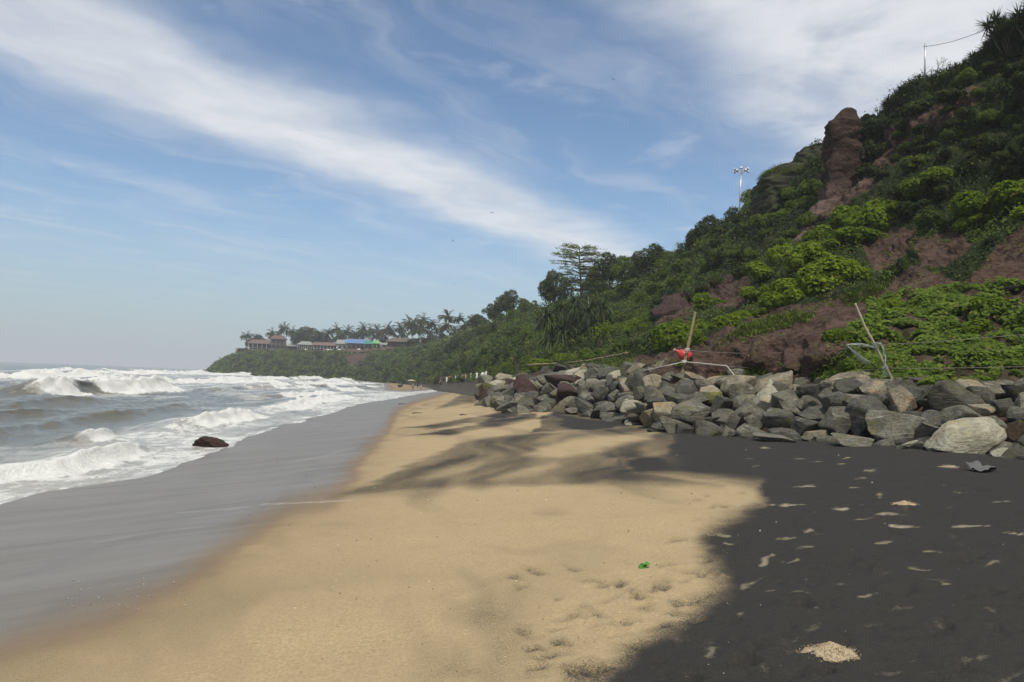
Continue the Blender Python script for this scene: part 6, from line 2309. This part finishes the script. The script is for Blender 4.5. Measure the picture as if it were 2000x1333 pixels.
# plastic scrap half in the sand
g = on_sand(1917, 922)
u_, v_ = np.meshgrid(np.linspace(-1, 1, 15), np.linspace(-1, 1, 11), indexing='ij')
V = np.stack([u_.ravel() * .24, v_.ravel() * .16, 0 * u_.ravel()], 1)
V[:, 2] = .05 + .09 * fbm(V[:, :2] * 7, 3, 55) + .09 * (v_.ravel() + .4) * (u_.ravel() < .2)
o = grid_mesh('plastic_scrap', V, 15, 11, plain('grey_plastic', (.10, .10, .10), .6, .3, spec=.2), None, None)
md = o.modifiers.new('thick', 'SOLIDIFY')
md.thickness = .006
o.location = g + np.array([0, 0, .02])
tag(o, 'crumpled grey plastic scrap half-buried in the black sand', 'litter')

for px, py, L, a, lab in [(816, 808, .34, .5, 'thin dark driftwood stick on the far tan sand'), (905, 811, .2, -.2, 'short dark wood scrap near the far wall end'), (786, 790, .35, .1, 'dark twig at the wet sand edge')]:
    g = on_sand(px, py)
    q = np.array([[-L, 0, .02], [-L * .3, .06, .05], [L * .4, -.03, .05], [L, .05, .03]])
    o = MB().tube(crom(q, np.linspace(0, 3, 9)), np.linspace(.035, .012, 9), 5).build('driftwood', [DARKWOOD])
    o.location = g
    o.rotation_euler = (0, 0, a)
    tag(o, lab, 'driftwood')

# uncountable specks: shell bits, grit and foam flecks
def specks(name, n, boxpx, size, mat, label, ypow=1.0, flat=.5):
    x = rng.uniform(boxpx[0], boxpx[2], n)
    y_ = boxpx[1] + (boxpx[3] - boxpx[1]) * rng.random(n) ** ypow
    d_ = ray(x, y_)
    P = np.zeros((n, 3))
    Yg = np.full(n, 10.0)
    for it in range(30):
        q = EYE[None] + d_ * (Yg / d_[:, 1])[:, None]
        zt = ground_z(q[:, 0], q[:, 1])
        Yg = Yg * .5 + .5 * np.clip((zt - EYE[2]) / d_[:, 2] * d_[:, 1], 2, 300)
    q = EYE[None] + d_ * (Yg / d_[:, 1])[:, None]
    iy = np.clip(np.searchsorted(Yv, q[:, 1]), 1, len(Yv) - 1)
    ir = np.clip(np.searchsorted(Rv, q[:, 0] / (np.maximum(q[:, 1], .6) + 2.0)), 1, len(Rv) - 1)
    q[:, 2] = G[:, 2].reshape(len(Yv), len(Rv))[iy, ir] + size * .3
    L = size * rng.uniform(.4, 1.4, n) * np.clip(q[:, 1] / 7, .7, 3.0)
    mb = MB().leaves(q, np.array([[0, 0, 1.0]]) + rng.normal(size=(n, 3)) * flat, L, L * rng.uniform(.4, .9, n), .35)
    o = mb.build(name, [mat])
    o['kind'] = 'stuff'
    tag(o, label, 'debris')


SHELL = plain('shell', (.75, .72, .66), .5, .1)
specks('shell_fragments', 170, (500, 880, 1990, 1330), .011, SHELL, 'scattered white shell fragments on the sand')
specks('dark_grit', 260, (450, 900, 1450, 1330), .014, DARKWOOD, 'scattered dark grit and plant bits on tan sand')
specks('foam_flecks', 70, (130, 1130, 370, 1195), .016, plain('old_foam', (.42, .41, .39), .7), 'white foam flecks left on the wet sand', flat=.1)

# ------------------------------------------------------------------ sea air
bx0, bx1, by0, by1, bz0, bz1 = -6600, 1200, -120, 6700, -16.0, 46.0
hz = MB().box(((bx0 + bx1) / 2, (by0 + by1) / 2, (bz0 + bz1) / 2), (bx1 - bx0, by1 - by0, bz1 - bz0))
m_hz, t = new_mat('sea_haze')
pv = t.n('ShaderNodeVolumePrincipled')
pv.inputs['Color'].default_value = (.86, .90, .95, 1)
pv.inputs['Density'].default_value = HAZE
pv.inputs['Anisotropy'].default_value = 0.0
t.n('ShaderNodeOutputMaterial', in_1=pv.outputs[0])
hz = hz.build('haze', [m_hz])
hz['kind'] = 'stuff'
tag(hz, 'thin pale sea haze over the whole shore', 'haze')
